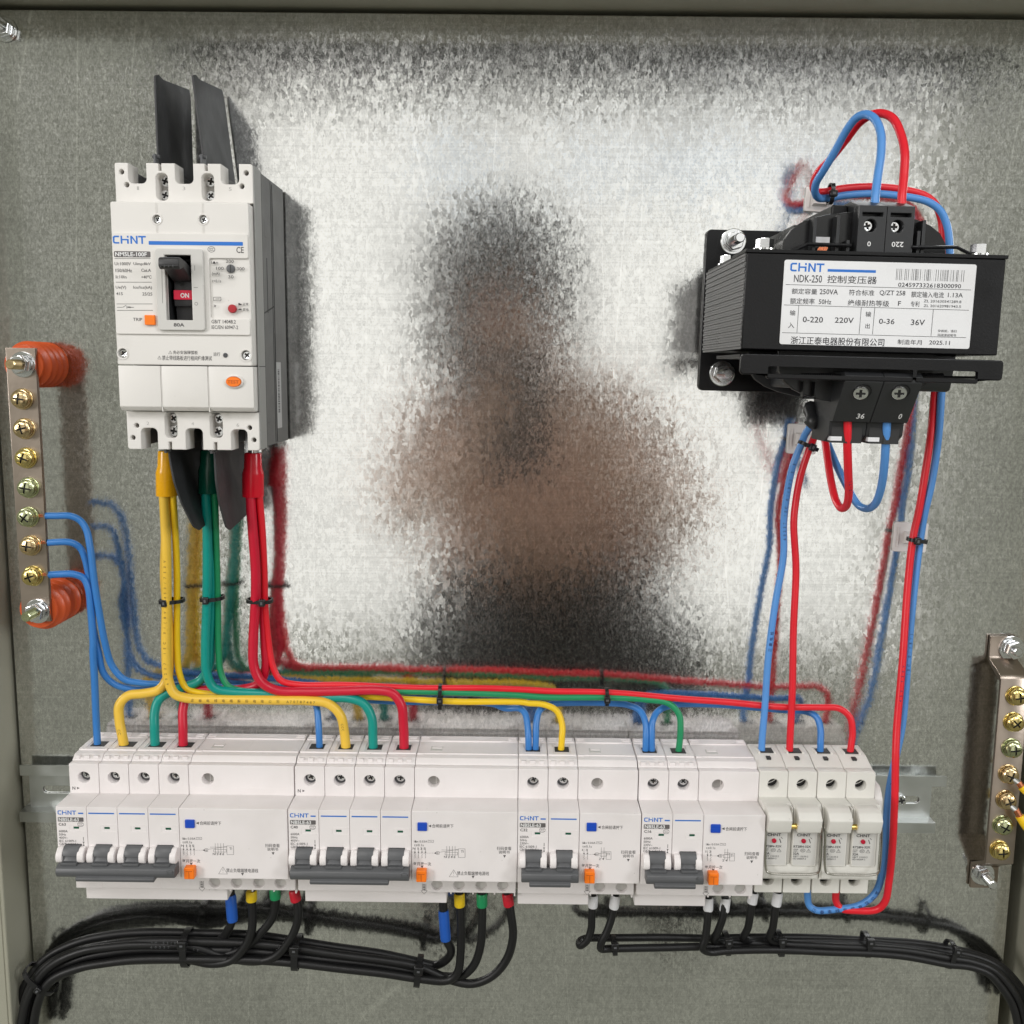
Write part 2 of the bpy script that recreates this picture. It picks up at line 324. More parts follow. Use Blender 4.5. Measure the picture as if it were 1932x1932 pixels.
def ln(x0, z0, x1, z1, w, dd):
    a, b = Vector((x0, z0)), Vector((x1, z1)); t = (b-a).normalized(); p = Vector((-t.y, t.x))*w/2
    c = [a-p, b-p, b+p, a+p]; return ([Vector((v.x, -dd, v.y)) for v in c], [(0, 1, 2, 3)], [0])
def ring2(cx, cz, rx, rz, w, dd, k=24):
    vs = []; fs = []
    for i in range(k):
        a = 2*math.pi*i/k
        for q in (0, w): vs.append(Vector((cx+(rx-q)*math.cos(a), -dd, cz+(rz-q)*math.sin(a))))
    for i in range(k):
        a, b = 2*i, 2*((i+1) % k); fs.append((a, b, b+1, a+1))
    return (vs, fs, [0]*k)
def LOGO(x0, z0, x1, z1, dd):      # the maker's mark: square C, H joined to a dotted i, N, T
    P = []
    def rc(a, b, c, e): P.append(q4(a, b, c, e, 0))
    rc(0.02, 0.0, 0.05+.03, 1) ; P.clear()
    w = .045
    C = [(0.19, 1), (0.05, 1), (0, .85), (0, .15), (.05, 0), (.19, 0), (.19, .2), (.07, .2), (.05, .27), (.05, .73), (.07, .8), (.19, .8)]
    P.append(([Vector((a, 0, b)) for a, b in C], [(0, 1, 2, 9, 10, 11), (2, 3, 8, 9), (3, 4, 5, 6, 7, 8)], [0]*3))
    rc(.235, 0, .285, 1); rc(.285, .42, .43, .6); rc(.43, 0, .48, .6); rc(.43, .76, .48, 1.0)
    rc(.53, 0, .58, 1); rc(.70, 0, .75, 1)
    P.append(([Vector((a, 0, b)) for a, b in ((.58, 1), (.58, .72), (.70, 0), (.70, .28))], [(0, 1, 2, 3)], [0]))
    rc(.77, .8, 1.0, 1); rc(.86, 0, .91, .8)
    g = join(*P)
    return ([Vector((x0+v.x*(x1-x0), -dd, z0+v.z*(z1-z0))) for v in g[0]], g[1], g[2])
def CCC(cx, cz, s, dd):            # compulsory-certification oval
    g = [ring2(cx, cz, s, s*.78, s*.12, dd)]
    for k in (-.42, -.02, .38): g.append(T('C', cx+(k-.2)*s, cz-s*.36, cx+(k+.2)*s, cz+s*.36, dd))
    return join(*g)
def warn(cx, cz, s, dd, w=0.16):
    return join(ln(cx-s, cz-s*.8, cx+s, cz-s*.8, w, dd), ln(cx-s, cz-s*.8, cx, cz+s*.9, w, dd), ln(cx+s, cz-s*.8, cx, cz+s*.9, w, dd), ln(cx, cz-s*.1, cx, cz+s*.45, w, dd), q4(cx-w/2, cz-s*.5, cx+w/2, cz-s*.35, dd))
def tri(cx, cz, s, dd, way):
    pts = {'L': ((-1, 0), (1, -1), (1, 1)), 'D': ((0, -1), (1, 1), (-1, 1)), 'R': ((1, 0), (-1, 1), (-1, -1))}[way]
    return ([Vector((cx+a*s, -dd, cz+b*s)) for a, b in pts], [(0, 1, 2)], [0])

# ------------------------------------------------------------------ screws
def screw_head(rad, h=1.6, depth=1.0, slot=0.17, extra=True):
    cross = []
    w, L_ = rad*slot, rad*0.62
    for a, b in ((w, L_), (w, w), (L_, w), (L_, -w), (w, -w), (w, -L_), (-w, -L_), (-w, -w), (-L_, -w), (-L_, w), (-w, w), (-w, L_)): cross.append((a, b))
    c, s = math.cos(.5), math.sin(.5); cross = [(a*c-b*s, a*s+b*c) for a, b in cross]
    top = sheet(circ(0, 0, rad*.98, k=22), [cross[::-1]], h-depth, h, 0.22)
    fl = sheet(circ(0, 0, rad*.7, k=16), [], h-depth, h-depth+.35, 0); fl = (fl[0], fl[1], [1]*len(fl[1]))
    return join(lathe([(rad, 0), (rad, h-depth+.1), (rad*.9, h-depth+.2)], 22), top, fl)
SCREW = {}
def put_screw(parent, loc, rad, m='chrome', name='screw', h=1.6, a=None):
    k = (rad, m, h)
    if k not in SCREW: SCREW[k] = mesh_of(screw_head(rad, h), [m, 'void'])
    o = bpy.data.objects.new(name, SCREW[k]); SC.collection.objects.link(o); o.parent = parent
    o.location = Vector(loc)*MM; o.rotation_euler = (0, a if a is not None else R.uniform(0, 1.5), 0)
    return o

# ================================================================== STRUCTURE
def structure(name, g, m, bevel=0):
    return tag(obj(name, g, m, bevel=bevel), kind='structure')
structure('back_panel', box(-319, 328.5, -2, 0, -560, 205.2), 'zinc', 0.6)
structure('enclosure_back', box(-330, 380, -45, -42, -700, 212), 'paint')
structure('enclosure_wall', join(box(-324, -321.3, -44, 26, -700, 214), box(-420, -324.2, 22, 25, -700, 214)), 'paint', 0.8)
structure('enclosure_wall', join(box(-324, 344, -44, 60, 208, 211)), 'paint', 0.8)
structure('enclosure_wall', join(box(341, 344, -44, 40, -700, 207.6)), 'paint', 0.8)

# ------------------------------------------------------------------ din rail
RX0, RX1, RZ = -317.5, 277.5, -272.3
rl = thing('din_rail', (0, 0, RZ), 'slotted steel rail screwed across the plate behind the row of breakers', 'rail')
slots = []
x = -305
while x < 270:
    slots.append(rr(x, -2.6, x+19, 2.6, 2.6)[::-1]); x += 27.5
obj('rail_web', sheet([(RX0+4, -13.4), (RX1-6, -13.4), (RX1-6, 13.4), (RX0+4, 13.4)], slots, 0.3, 1.4, 0.15), 'rail', rl)
for s in (1, -1):
    prof = [(0.3, 12.2), (0.3, 13.6), (7.5, 13.6), (7.5, 19.2), (8.7, 19.2), (8.7, 12.4), (1.4, 12.2)]
    prof = [(a, b*s) for a, b in prof]
    obj('rail_flange', prism(prof if s > 0 else prof[::-1], RX0 if s < 0 else RX0+2, RX1 if s > 0 else RX1-5, 0.3), 'rail', rl)
g = xf(screw_head(4.2, 2.4), Matrix.Identity(4))
t = put_screw(rl, (-278.5, -1.5, 0), 4.2, 'chrome', 'fixing_screw', 2.4)
t = put_screw(rl, (262.5-11, -1.5, 0.3), 3.4, 'chrome', 'fixing_screw', 2.4)

# ================================================================== MODULAR BREAKERS
C1 = crop(200, 2850, 1.932); C2 = crop(1150, 2850, 1.932); C3 = crop(2050, 2850, 1.932); C4 = crop(2900, 2850, 2.415)
PW, ZF, ZS = 17.9, 67.0, 48.0
def pole_geo(x0, w, hole=None, front=True, toggle=True):
    e = 0.12
    prof = [(6, -41.5), (6, 38.5), (9, 40.8), (39.5, 40.3), (ZS-5, 37.6), (ZS-5, -42)]
    g = [prism(rnd(prof[::-1], .6), x0+e, x0+w-e, 0.35)]
    h = [circ(hole[0], hole[1], hole[2], k=20)[::-1]] if hole else []
    g.append(sheet(rr(x0+e, 18.4, x0+w-e, 37.4, .8), h, ZS-6, ZS, 0.35))            # shoulder with the screw hole
    return g
def b_local(C, og):      # reader of photograph positions in a breaker's own millimetres
    return lambda cx, cy, z=ZF: (lambda p: (p.x-og[0], p.z-RZ))(C(cx, cy, z))
def tx(L, s, cx0, cy0, cx1, cy1, bold=0.012, z=ZF):
    a = L(cx0, cy1, z); b = L(cx1, cy0, z); return T(s, a[0], a[1], b[0], b[1], z+0.07, bold)
def breaker(bx, poles, rcdw, amp, volt, label, four):
    og = (bx, 0, RZ); th = thing('residual_current_breaker', og, label, 'circuit breaker', 'residual current breakers on the rail')
    L = b_local(C2, (-130.0, 0, 0)); xo = poles*PW
    L3 = b_local(C3, (3.5, 0, 0))
    LR = L if four else (lambda cx, cy, z=ZF: L3(cx, cy, z))
    ink = []; dark = []; blue = []
    tgs = []
    for i in range(poles):
        x0 = i*PW; hx, hz = x0+8.9, 28.8
        g = pole_geo(x0, PW, (hx, hz, 3.55))
        # front face above and beside the toggle
        e = .12; cz0, cz1 = -13.6, -4.0
        outer = [(x0+e, 19), (x0+PW-e, 19), (x0+PW-e, -24.4), (x0+e, -24.4)]
        hole = [(x0+4.6, -23.3), (x0+14.2, -23.3), (x0+14.2, -3.9), (x0+4.6, -3.9)]
        win = rr(x0+9.9, 5.35, x0+13.1, 6.75, .2)
        g.append(sheet(outer, [hole[::-1], win[::-1]], ZS-1, ZF, 0.35))
        g.append(box(x0+1.0, x0+PW-1.0, ZS-2, ZS+4, -24, 18))
        # raised outline of the window
        fr = [(x0+PW-.3, 8.1), (x0+8.2, 8.1), (x0+7.7, 7.6), (x0+7.7, 4.6), (x0+8.2, 4.1), (x0+PW-.3, 4.1)]
        for a, b in zip(fr, fr[1:]): g.append(bar3((a[0], -ZF, a[1]), (b[0], -ZF, b[1]), .16, 5))
        # moulded panel line on the shoulder, jumper teeth on the roof
        for a, b in (((x0+2.6, 36.5), (x0+2.6, 25)), ((x0+2.6, 25), (x0+3.6, 23.6)), ((x0+3.6, 23.6), (x0+13.4, 23.6)), ((x0+13.4, 23.6), (x0+14.6, 25)), ((x0+14.6, 25), (x0+14.6, 36.5))):
            g.append(bar3((a[0], -ZS+.03, a[1]), (b[0], -ZS+.03, b[1]), .1, 5))
        p = obj('pole_housing', join(*g), 'white', th)
        if not i: pass
        # roof: wire funnel and ledges
        fz = 40.6
        ru = [box(x0+.5, x0+PW-.5, 7, 14.5, fz-.2, fz+.9), box(x0+.3, x0+3.4, 16, 33, fz-.3, fz+.55), box(x0+PW-3.6, x0+PW-.3, 16, 33, fz-.3, fz+.55), box(x0+.3, x0+PW-.3, 32, 34.2, fz-.6, fz+.5),
              box(x0+1.5, x0+6, 9, 10.2, fz+.7, fz+1.5), box(x0+11, x0+16, 9, 10.2, fz+.7, fz+1.5), box(x0+1.5, x0+6, 11.6, 12.8, fz+.7, fz+1.5), box(x0+11, x0+16, 11.6, 12.8, fz+.7, fz+1.5)]
        for k in range(3): ru.append(box(x0+1.5+k*5.6, x0+4.6+k*5.6, 40.5, 42.6, 38.1, 40.2))
        obj('terminal_roof', join(*ru), 'white', p, bevel=.25)
        obj('wire_funnel', box(x0+4.6, x0+13.4, 20.5, 28.5, fz-.25, fz+.12), 'void', p)
        # hole lining, screw
        obj('screw_well', join(sheet(circ(hx, hz, 3.5), [], ZS-4.98, ZS-4.8, 0)), 'grey', p)
        s = put_screw(th, (hx+.4, -(ZS-4.8), hz+.8), 2.5, 'chrome', 'terminal_screw', 1.4)
        # toggle: white cheeks, grey drum
        for s_, xa in ((0, x0+1.0), (1, x0+13.3)):
            ck = [(ZF-1, -4.8), (ZF+2.5, -4.8), (ZF+5.4, -7.5), (ZF+6.0, -10.0), (ZF+5.4, -12.6), (ZF+3, -13.9), (ZF-1, -13.9)]
            obj('toggle_cheek', prism(rnd(ck, 1.0)[::-1], xa, xa+3.7, 0.5), 'white', p)
        dr = [(ZS+6, -3.9), (ZF+2, -4.1), (ZF+4.2, -6.0), (ZF+4.9, -9), (ZF+4.1, -9.4), (ZF+4.6, -11.6), (ZF+6.4, -13.4), (ZF+7, -15), (ZF+7, -18), (ZS+6, -18)]
        tgs.append(prism(dr[::-1], x0+4.75, x0+14.05, 0.3))
        obj('indicator_window', box(x0+9.9, x0+13.1, ZF-2, ZF-.6, 5.2, 6.9), 'ind', p)
    obj('toggle', join(*tgs), 'grey', th)
    # tie bar across the toggles
    zt = ZF+7.5; xL, xR = 2.3, xo-.4
    bp = [(ZF+1, -13.0), (zt-1, -13.0), (zt+1.4, -14.6), (zt+2.2, -17.0), (zt+1.0, -19.9), (ZF+1, -20.2)]
    tb = [prism(rnd(bp, .8)[::-1], xL, xR, .5)]
    tabw = (xR-xL)*(.33 if poles == 4 else .36); xm = (xL+xR)/2
    tb.append(prism(rnd([(ZF+2, -19), (zt+1.2, -18.6), (zt+3.0, -20.0), (zt+2.4, -21.9), (ZF+2, -21.9)], .5)[::-1], xm-tabw, xm+tabw, .5))
    for i in range(poles): tb.append(box(i*PW+4.8, i*PW+14, ZF+1, zt+.3, -13.4, -11.9))
    tb.append(box(xR-4, xR-.8, zt+1.0, zt+2.5, -16.8, -14.8))
    obj('tie_bar', join(*tb), 'grey', th, bevel=.3)
    # residual current module
    r0, r1 = xo+.15, xo+rcdw-.15; hx = xo+11.5
    g = [prism(rnd([(6, -41.5), (6, 38.5), (9, 40.8), (39.5, 40.3), (ZS-5, 37.6), (ZS-5, -42)][::-1], .6), r0, r1, .35),
         sheet(rr(r0, 18.4, r1, 37.4, .8), [circ(hx, 28.7, 3.55)[::-1]], ZS-6, ZS, .35),
         sheet(rr(r0, -24.4, r1, 19, .4), [rr(hx-8+1.0-.3, 8.0, hx-8+7.0-.3, 13.6, .5)[::-1] if False else circ(r0+7.1, 10.2, .2)[::-1]], ZS-1, ZF, .4)]
    for zz in (7.6, 15, 33.8): pass
    g += [box(r0+.2, r1-.2, 7, 14.5, 40.4, 41.5), box(r0+.2, r0+4, 33, 34.6, 40, 41.1), box(r0+.2, r1-.2, 32, 34, 40, 41.0), box(r0+1, r0+6, 9, 10.2, 41.2, 42), box(r1-6, r1-1, 9, 10.2, 41.2, 42), box(r0+1, r0+6, 11.6, 12.8, 41.2, 42), box(r1-6, r1-1, 11.6, 12.8, 41.2, 42)]
    for k in range(1, int(rcdw//17.9)+1):
        if r0+k*17.9 < r1-5: g.append(bar3((r0+k*17.9-5, -ZF+.06, 18.6), (r0+k*17.9-5, -ZF+.06, -24), .09, 5)); g.append(bar3((r0+k*17.9-5, -ZS+.06, 37), (r0+k*17.9-5, -ZS+.06, 19), .09, 5)); g.append(bar3((r0+k*17.9-5, -32, 40.35), (r0+k*17.9-5, -8, 40.85), .12, 5))
    for a, b in (((r0+2.8, 36.5), (r0+2.8, 24.5)), ((r0+2.8, 24.5), (r0+4, 23.4)), ((r0+4, 23.4), (r1-4, 23.4)), ((r1-4, 23.4), (r1-2.8, 24.6)), ((r1-2.8, 24.6), (r1-2.8, 36.5))):
        g.append(bar3((a[0], -ZS+.03, a[1]), (b[0], -ZS+.03, b[1]), .1, 5))
    rc = obj('residual_current_module', join(*g), 'white', th)
    obj('roof_notch', join(box(hx-3.6, hx+3.6, 22, 29, 40.1, 40.62), ), 'frame', rc)
    obj('roof_notch_lip', box(hx-2.6, hx+3.4, 22.6, 25.4, 40.3, 41.0), 'white', rc)
    obj('screw_well', sheet(circ(hx, 28.7, 3.5), [], ZS-4.98, ZS-4.8, 0), 'faint', rc)
    # lower body: terminals, cover strip, feet
    lo = [box(.1, xo-.1, 6, ZS-5, -42, -20)]
    lowh = []; pos = []
    if four:
        for cx in (1155, 1325, 1497, 1665): a = L(cx, 1335, ZS); pos.append((a[0]+ (poles*PW-4*PW), a[1]))
    else:
        for cx in (672, 842): a = LR(cx, 1345, ZS); pos.append(a)
    for a in pos: lowh.append(circ(a[0], -37.4, 3.5)[::-1])
    low = [sheet(rr(.6, -42, r1-.6, -19, .6), lowh, ZS-6, ZS, .35)]
    for i in range(poles):
        low.append(sheet(circ(i*PW+8.5, -33.5, 5.3, k=28), [circ(i*PW+8.5, -33.5, 4.9, k=28)[::-1]], ZS-.2, ZS+.12, 0)); low.append(bar3((i*PW+16.6, -ZS+.02, -22), (i*PW+16.6, -ZS+.02, -41.8), .13, 5))
    for a in pos: low.append(box(a[0]-5.6, a[0]-4.7, 36, 44, -45.2, -41.5)); 
    low.append(box(r1-1.6, r1-.7, 36, 44, -46, -41.5))
    lb = obj('lower_terminal_body', join(*low), 'white', th)
    for a in pos:
        obj('screw_well', sheet(circ(a[0], -37.4, 3.45), [], ZS-3.0, ZS-2.6, 0), 'frame', lb)
    cw = xo+PW+1.0 if four else xo+8.4
    obj('terminal_cover', join(box(3.2 if four else .6, cw, 30, 41, -53.0, -41.6), ), 'white', th, bevel=.5)
    # buttons
    a = (LR(1005, 848)[0], LR(1005, 848)[1]) if four else LR(572, 850); b = (LR(1079, 912)) if four else LR(647, 915)
    obj('reset_button', join(sheet(rr(a[0], b[1], b[0], a[1], .5), [], ZF-2, ZF+.9, .25), *[box(a[0]+.4, b[0]-.4, ZF+.9, ZF+1.05, b[1]+.4+k*1.0, b[1]+.9+k*1.0) for k in range(5)]), 'bluebtn', th)
    a = LR(995, 1218, ZF+3) if four else LR(556, 1226, ZF+3); b = LR(1074, 1305, ZF+3) if four else LR(633, 1316, ZF+3)
    ob = obj('test_button', join(sheet(rr(a[0], b[1], b[0], a[1], .6), [], ZF-2, ZF+4.2, .4)), 'orange', th)
    obj('raised_mark', join(box((a[0]+b[0])/2-1.9, (a[0]+b[0])/2+1.9, ZF+4.2, ZF+4.4, a[1]-2.1, a[1]-1.7), box((a[0]+b[0])/2-.2, (a[0]+b[0])/2+.2, ZF+4.2, ZF+4.4, b[1]+.6, a[1]-2.1)), 'mould', ob)
    # print on the poles
    p = L(20, 810); q = L(163, 780); blue.append(LOGO(p[0], p[1], q[0], q[1], ZF+.07))
    p = L(178, 806); q = L(218, 796); blue.append(q4(p[0], p[1], q[0], q[1], ZF+.07))
    for i in range(1, poles): blue.append(q4(i*PW+1.2, L(300, 806)[1], i*PW+16.2, L(300, 796)[1], ZF+.07))
    p = L(20, 864); q = L(218, 833); plate = sheet(rr(p[0], p[1], q[0], q[1], .4), [], ZF+.03, ZF+.09, 0); 
    wh = tx(L, 'NB5LE-63', 27, 836, 182, 861, .02, ZF+.06)
    dark.append(tx(L, amp, 24, 875, 80, 896, .02)); dark.append(CCC(L(194, 887)[0], L(194, 887)[1], 1.85, ZF+.07))
    for s, x1, y0, y1 in (('6000A', 92, 930, 948), ('50Hz', 78, 956, 973), (volt, 93, 981, 998), ('IEC 61009-1', 154, 1006, 1023), ('GB/T 16917.1', 168, 1030, 1047)):
        dark.append(tx(L, s, 25, y0, x1, y1, .008))
    ic = L(212, 985); dark += [ln(ic[0], ic[1], ic[0], ic[1]-2.2, .3, ZF+.07), ln(ic[0], ic[1]-3, ic[0], ic[1]-6, .25, ZF+.07), tri(ic[0], ic[1]-3.4, .55, ZF+.07, 'D'), tri(ic[0], ic[1]-5.4, .55, ZF+.07, 'D'), ring2(ic[0], ic[1]-8.6, .8, .8, .28, ZF+.07, 14)]
    if four:
        a = b_local(C2, (-130, 0, 0))(80, 617, ZS); b = b_local(C2, (-130, 0, 0))(102, 593, ZS); dark.append(T('N', a[0], a[1], b[0], b[1], ZS+.07, .02)); dark.append(tri(b[0]+1.8, (a[1]+b[1])/2, .75, ZS+.07, 'R'))
    # print on the module
    if four:
        tr = [('合闸前请按下', 1117, 863, 1283, 891), ('IΔn 0.03A', 978, 988, 1080, 1004), ('t≤0.1s', 979, 1015, 1052, 1033), ('每月按一次', 972, 1156, 1110, 1183), ('扫码查看', 1617, 1037, 1730, 1063), ('说明书', 1632, 1067, 1718, 1091), ('禁止负载端接电源线', 1310, 1229, 1557, 1257), ('N 1 3 5', 967, 1043, 1065, 1060), ('N 2 4 6', 1210, 1108, 1296, 1124), ('TI', 1340, 1065, 1360, 1083)]
        ar = [('L', 1099, 877), ('D', 1040, 1194), ('D', 1677, 1112), ('D', 1434, 1272)]
        xs = (985, 1012, 1039, 1066); x2 = (1231, 1252, 1274, 1295); o = L; box2 = (1320, 1053, 1372, 1120); loop = (1218, 1100, 1315, 1080)
        dark.append(warn(*L(1284, 1244), 2.6, ZF+.07))
    else:
        tr = [('合闸前请按下', 686, 874, 852, 902), ('IΔn 0.03A', 539, 999, 640, 1014), ('t≤0.1s', 539, 1026, 611, 1043), ('每月按一次', 533, 1170, 668, 1197), ('扫码查看', 836, 1066, 950, 1092), ('说明书', 850, 1097, 936, 1121), ('1 3', 536, 1054, 580, 1070), ('2 4', 666, 1123, 706, 1139), ('TI', 728, 1084, 750, 1102)]
        ar = [('L', 668, 886), ('D', 597, 1207), ('D', 893, 1142)]
        xs = (551, 577); x2 = (685, 706); o = LR; box2 = (722, 1075, 760, 1135); loop = (675, 1110, 725, 1086)
    for s, a, b, c, e in tr: dark.append(tx(LR, s, a, b, c, e, .006))
    for w, a, b in ar: dark.append(tri(*LR(a, b), .85, ZF+.07, w))
    ZP = ZF+.07
    def l2(a, b, c, e, w=.16): p, q = LR(a, b), LR(c, e); return ln(p[0], p[1], q[0], q[1], w, ZP)
    y1 = 1060 if four else 1070
    for xx in xs:
        dark += [l2(xx, y1-17, xx, y1+28), tri(*LR(xx, y1+22), .5, ZP, 'D')]
        for k in range(4): dark.append(l2(xx+(3 if k % 2 else -3), y1+30+k*9, xx+(-3 if k % 2 else 3), y1+39+k*9))
    yb = y1+26; xe = 1150 if four else 640; dx = xs[0]
    while dx < xe-14: dark.append(l2(dx, yb, dx+7, yb)); dx += 12
    dark += [tri(*LR(xe-10, yb), .6, ZP, 'L')]
    def rect(a, b, c, e, w=.16): return [l2(a, b, c, b, w), l2(c, b, c, e, w), l2(c, e, a, e, w), l2(a, e, a, b, w)]
    dark += rect(xe, yb-12, xe+22, yb+10); dark += [l2(xe+11, yb-12, xe+11, yb+10), l2(xe, yb, xe+22, yb)]
    for xx in x2: dark.append(l2(xx, y1-28, xx, y1+60))
    dark += rect(*box2); dark += rect(loop[0], loop[1], loop[2], loop[3]); dark.append(l2(xe+22, yb-6, box2[0], box2[1]+4)); dark.append(l2(xe+40, yb-24, box2[0], yb-24))
    a = LR(1086, 1003) if four else LR(646, 1014); b = LR(1129, 987) if four else LR(690, 999); dark += [ln(a[0], a[1], b[0], a[1], .16, ZP), ln(a[0], b[1], b[0], b[1], .16, ZP), ln(a[0], a[1], a[0], b[1], .16, ZP), ln(b[0], a[1], b[0], b[1], .16, ZP), ln(a[0]+.6, (a[1]+b[1])/2+.3, b[0]-.6, (a[1]+b[1])/2-.3, .16, ZP)]
    # load-side arrow under the test button
    aa = LR(1056, 1320, ZS) if four else LR(577, 1325, ZS); ax, az = aa[0], aa[1]-.2
    for p, q in (((-1.1, 0), (-1.1, -4.6)), ((1.1, 0), (1.1, -4.6)), ((-1.1, -4.6), (-1.9, -4.6)), ((1.1, -4.6), (1.9, -4.6)), ((-1.9, -4.6), (0, -6.8)), ((1.9, -4.6), (0, -6.8))): dark.append(ln(ax+p[0], az+p[1], ax+q[0], az+q[1], .18, ZS+.07))
    for k, s in enumerate('负载端'): dark.append(T(s, ax-.75, az-1.5-k*1.5, ax+.75, az-.2-k*1.5, ZS+.07, .01))
    obj('printed_text', join(*dark), 'inkg', th); obj('maker_mark', join(*blue), 'inkb', th)
    ns = obj('name_strip', plate, 'plateg', th); obj('strip_lettering', wh, 'inkw', ns)
    return th
breaker(-265.2, 4, 63.2, 'C63', '400V~', 'leftmost four-pole white breaker on the rail, printed C63', True)
breaker(-130.0, 4, 62.0, 'C40', '400V~', 'four-pole white breaker printed C40, second from the left on the rail', True)
breaker(3.6, 2, 35.9, 'C32', '230V~', 'two-pole white breaker printed C32, between the C40 and the C16', False)
breaker(75.6, 2, 36.0, 'C16', '230V~', 'two-pole white breaker printed C16, next to the fuse holders', False)

# ------------------------------------------------------------------ fuse holders
def fuse_holder(bx, label):
    th = thing('fuse_holder', (bx, 0, RZ), label, 'fuse holder', 'two-pole fuse holders on the rail')
    w = 17.3; dark = []
    for i in range(2):
        x0 = i*w; e = .12; hx = x0+8.6
        g = [prism(rnd([(6, -38), (6, 36), (16, 42.4), (30, 41.4), (ZS-6, 37.9), (ZS-6, -39)][::-1], .7), x0+e, x0+w-e, .4),
             sheet(rr(x0+e, 21.4, x0+w-e, 38.0, 1.0), [circ(hx, 29.7, 3.4)[::-1]], ZS-7, ZS, .4),
             sheet(rr(x0+e+.3, -39.4, x0+w-e-.3, -22, .6), [circ(hx-.2, -31.3, 3.45)[::-1]], ZS-7, ZS, .4),
             prism(rnd([(ZS-2, 21.6), (ZS, 21.8), (58, 22.2), (60, 20.0), (60, -24.0), (ZS-2, -24.0)][::-1], .5), x0+e, x0+w-e, .35)]
        p = obj('pole_housing', join(*g), 'cream', th)
        obj('screw_well', join(sheet(circ(hx, 29.7, 3.38), [], ZS-5.98, ZS-5.8, 0), sheet(circ(hx-.2, -31.3, 3.4), [], ZS-5.98, ZS-5.8, 0)), 'void', p)
        obj('inner_ridge', join(tube([Vector((hx-2.6, -(ZS-3.5), 29.0)), Vector((hx, -(ZS-3.5), 30.0)), Vector((hx+2.4, -(ZS-3.5), 31.8))], .3, 6)), 'chrome', p)
        obj('wire_funnel', box(x0+4.8, x0+13.2, 21.5, 28.5, 40.2, 42.1), 'void', p)
        obj('funnel_rim', join(box(x0+3.6, x0+4.8, 20.5, 29.5, 41, 42.7), box(x0+13.2, x0+14.4, 20.5, 29.5, 41, 42.7), box(x0+3.6, x0+14.4, 19.3, 20.5, 41, 42.8)), 'cream', p, bevel=.3)
        obj('roof_slot', box(hx-1.2, hx+1.4, 32.0, 35.4, 39.2, 41.15), 'void', p)
        # carrier with grip
        c0, c1 = x0+0.9, x0+w-3.1
        cg = [sheet(rr(c0-.5, -14.4, c1+.3, 9.4, .8), [], 59.5, 62.5, .4),
              prism(rnd([(58, 22.4), (64, 22.6), (68, 21.5), (71.5, 18.0), (69.0, 9.4), (64, 8.8), (58, 8.8)][::-1], .8), c0-.1, c1+.1, .5)]
        cr = obj('fuse_carrier', join(*cg), 'cream', th)
        obj('label_panel', sheet(rr(c0-.1, -13.6, c1-.4, 8.6, .6), [], 62.3, 62.56, .05), 'frame', cr)
        obj('pull_groove', box(c1+.2, c1+.5, 62.4, 62.7, -13.6, 7.6), 'faint', cr)
        zc = 62.64
        obj('lamp_lens', sheet(circ(c0+5.6, 1.5, 1.35), [], 62, 63.6, .4), 'lampr', cr)
        dark += [T('CHNT', c0+1.6, 4.2, c0+9.6, 6.0, zc, .02), T('RT28N-32X', c0-.1, -2.8, c0+10.2, -1.4, zc, .02), T('10X38', c0-.1, -4.2, c0+2.7, -3.5, zc, .005), T('500V~', c0-.1, -5.3, c0+2.9, -4.6, zc, .005), T('32A', c0-.1, -7.3, c0+3.4, -5.8, zc, .02), T('GB/T 13539.2', c0-.1, -8.8, c0+8.9, -7.8, zc, .004),
                 T('HD 60269-2', c0-.1, -10.2, c0+7.6, -9.2, zc, .004), CCC(c0+5.5, -4.5, 1.45, zc), warn(c0+8.9, -4.6, 1.2, zc), ln(c0+8.8, 2.6, c0+9.8, 0.0, .45, zc), ln(c0+9.6, 3.6, c0+10.6, 2.6, .3, zc)]
    obj('printed_text', join(*dark), 'inkd', th)
    obj('latch_pin', join(xf(bar3((w-3.0, -66.6, 12.4), (w+1.8, -66.6, 12.4), 1.6, 12), Matrix.Identity(4))), 'gold', th)
    obj('divider_rib', join(box(w-1.5, w-.5, 59, 63, 9, 22), box(w-.1, w+.9, 59, 63, 9, 22)), 'cream', th, bevel=.3)
    # wire bail
    P = [(w*2-1.6, -58, 12.5), (w*2-1.0, -63, 11), (w*2-1.0, -64.5, 6), (w*2-1.2, -65.5, -12), (w*2-2.2, -66, -16.2), (w*2-5, -66, -17.3), (w, -66, -17.6), (5, -66, -17.3), (2.4, -66, -16.2), (1.3, -65.5, -12), (.9, -64.5, 6), (.8, -63, 11), (1.2, -58, 12.5)]
    obj('wire_bail', tube(smooth_path(P, 5), .75, 8), 'steel', th)
    obj('carrier_skirt', sheet(rr(1.2, -22.6, 2*w-1.4, -14.0, .8), [], 59, 61.4, .4), 'cream', th)
    return th
fuse_holder(147.4, 'left two-pole fuse holder, tucked against the C16 breaker')
fuse_holder(182.2, 'right two-pole fuse holder at the right end of the breaker row')
cl = thing('rail_end_clip', (217.2, -2, RZ+10), 'pale end clip on the rail beside the right fuse holder', 'rail clip')
obj('clip_body', xf(prism(rnd([(0, -22), (0, 18), (40, 17), (46, 10), (44, -12), (30, -22)][::-1], 2), 0, 5, .6), Matrix.Identity(4)), 'mount', cl)
obj('clip_screw', rot(bar3((0, 0, 0), (1, 0, 0), 2.2, 14), 0, 'X') if False else mv(bar3((4.6, -34, -2), (5.6, -34, -2), 2.4, 14), 0, 0, 0), 'chrome', cl)

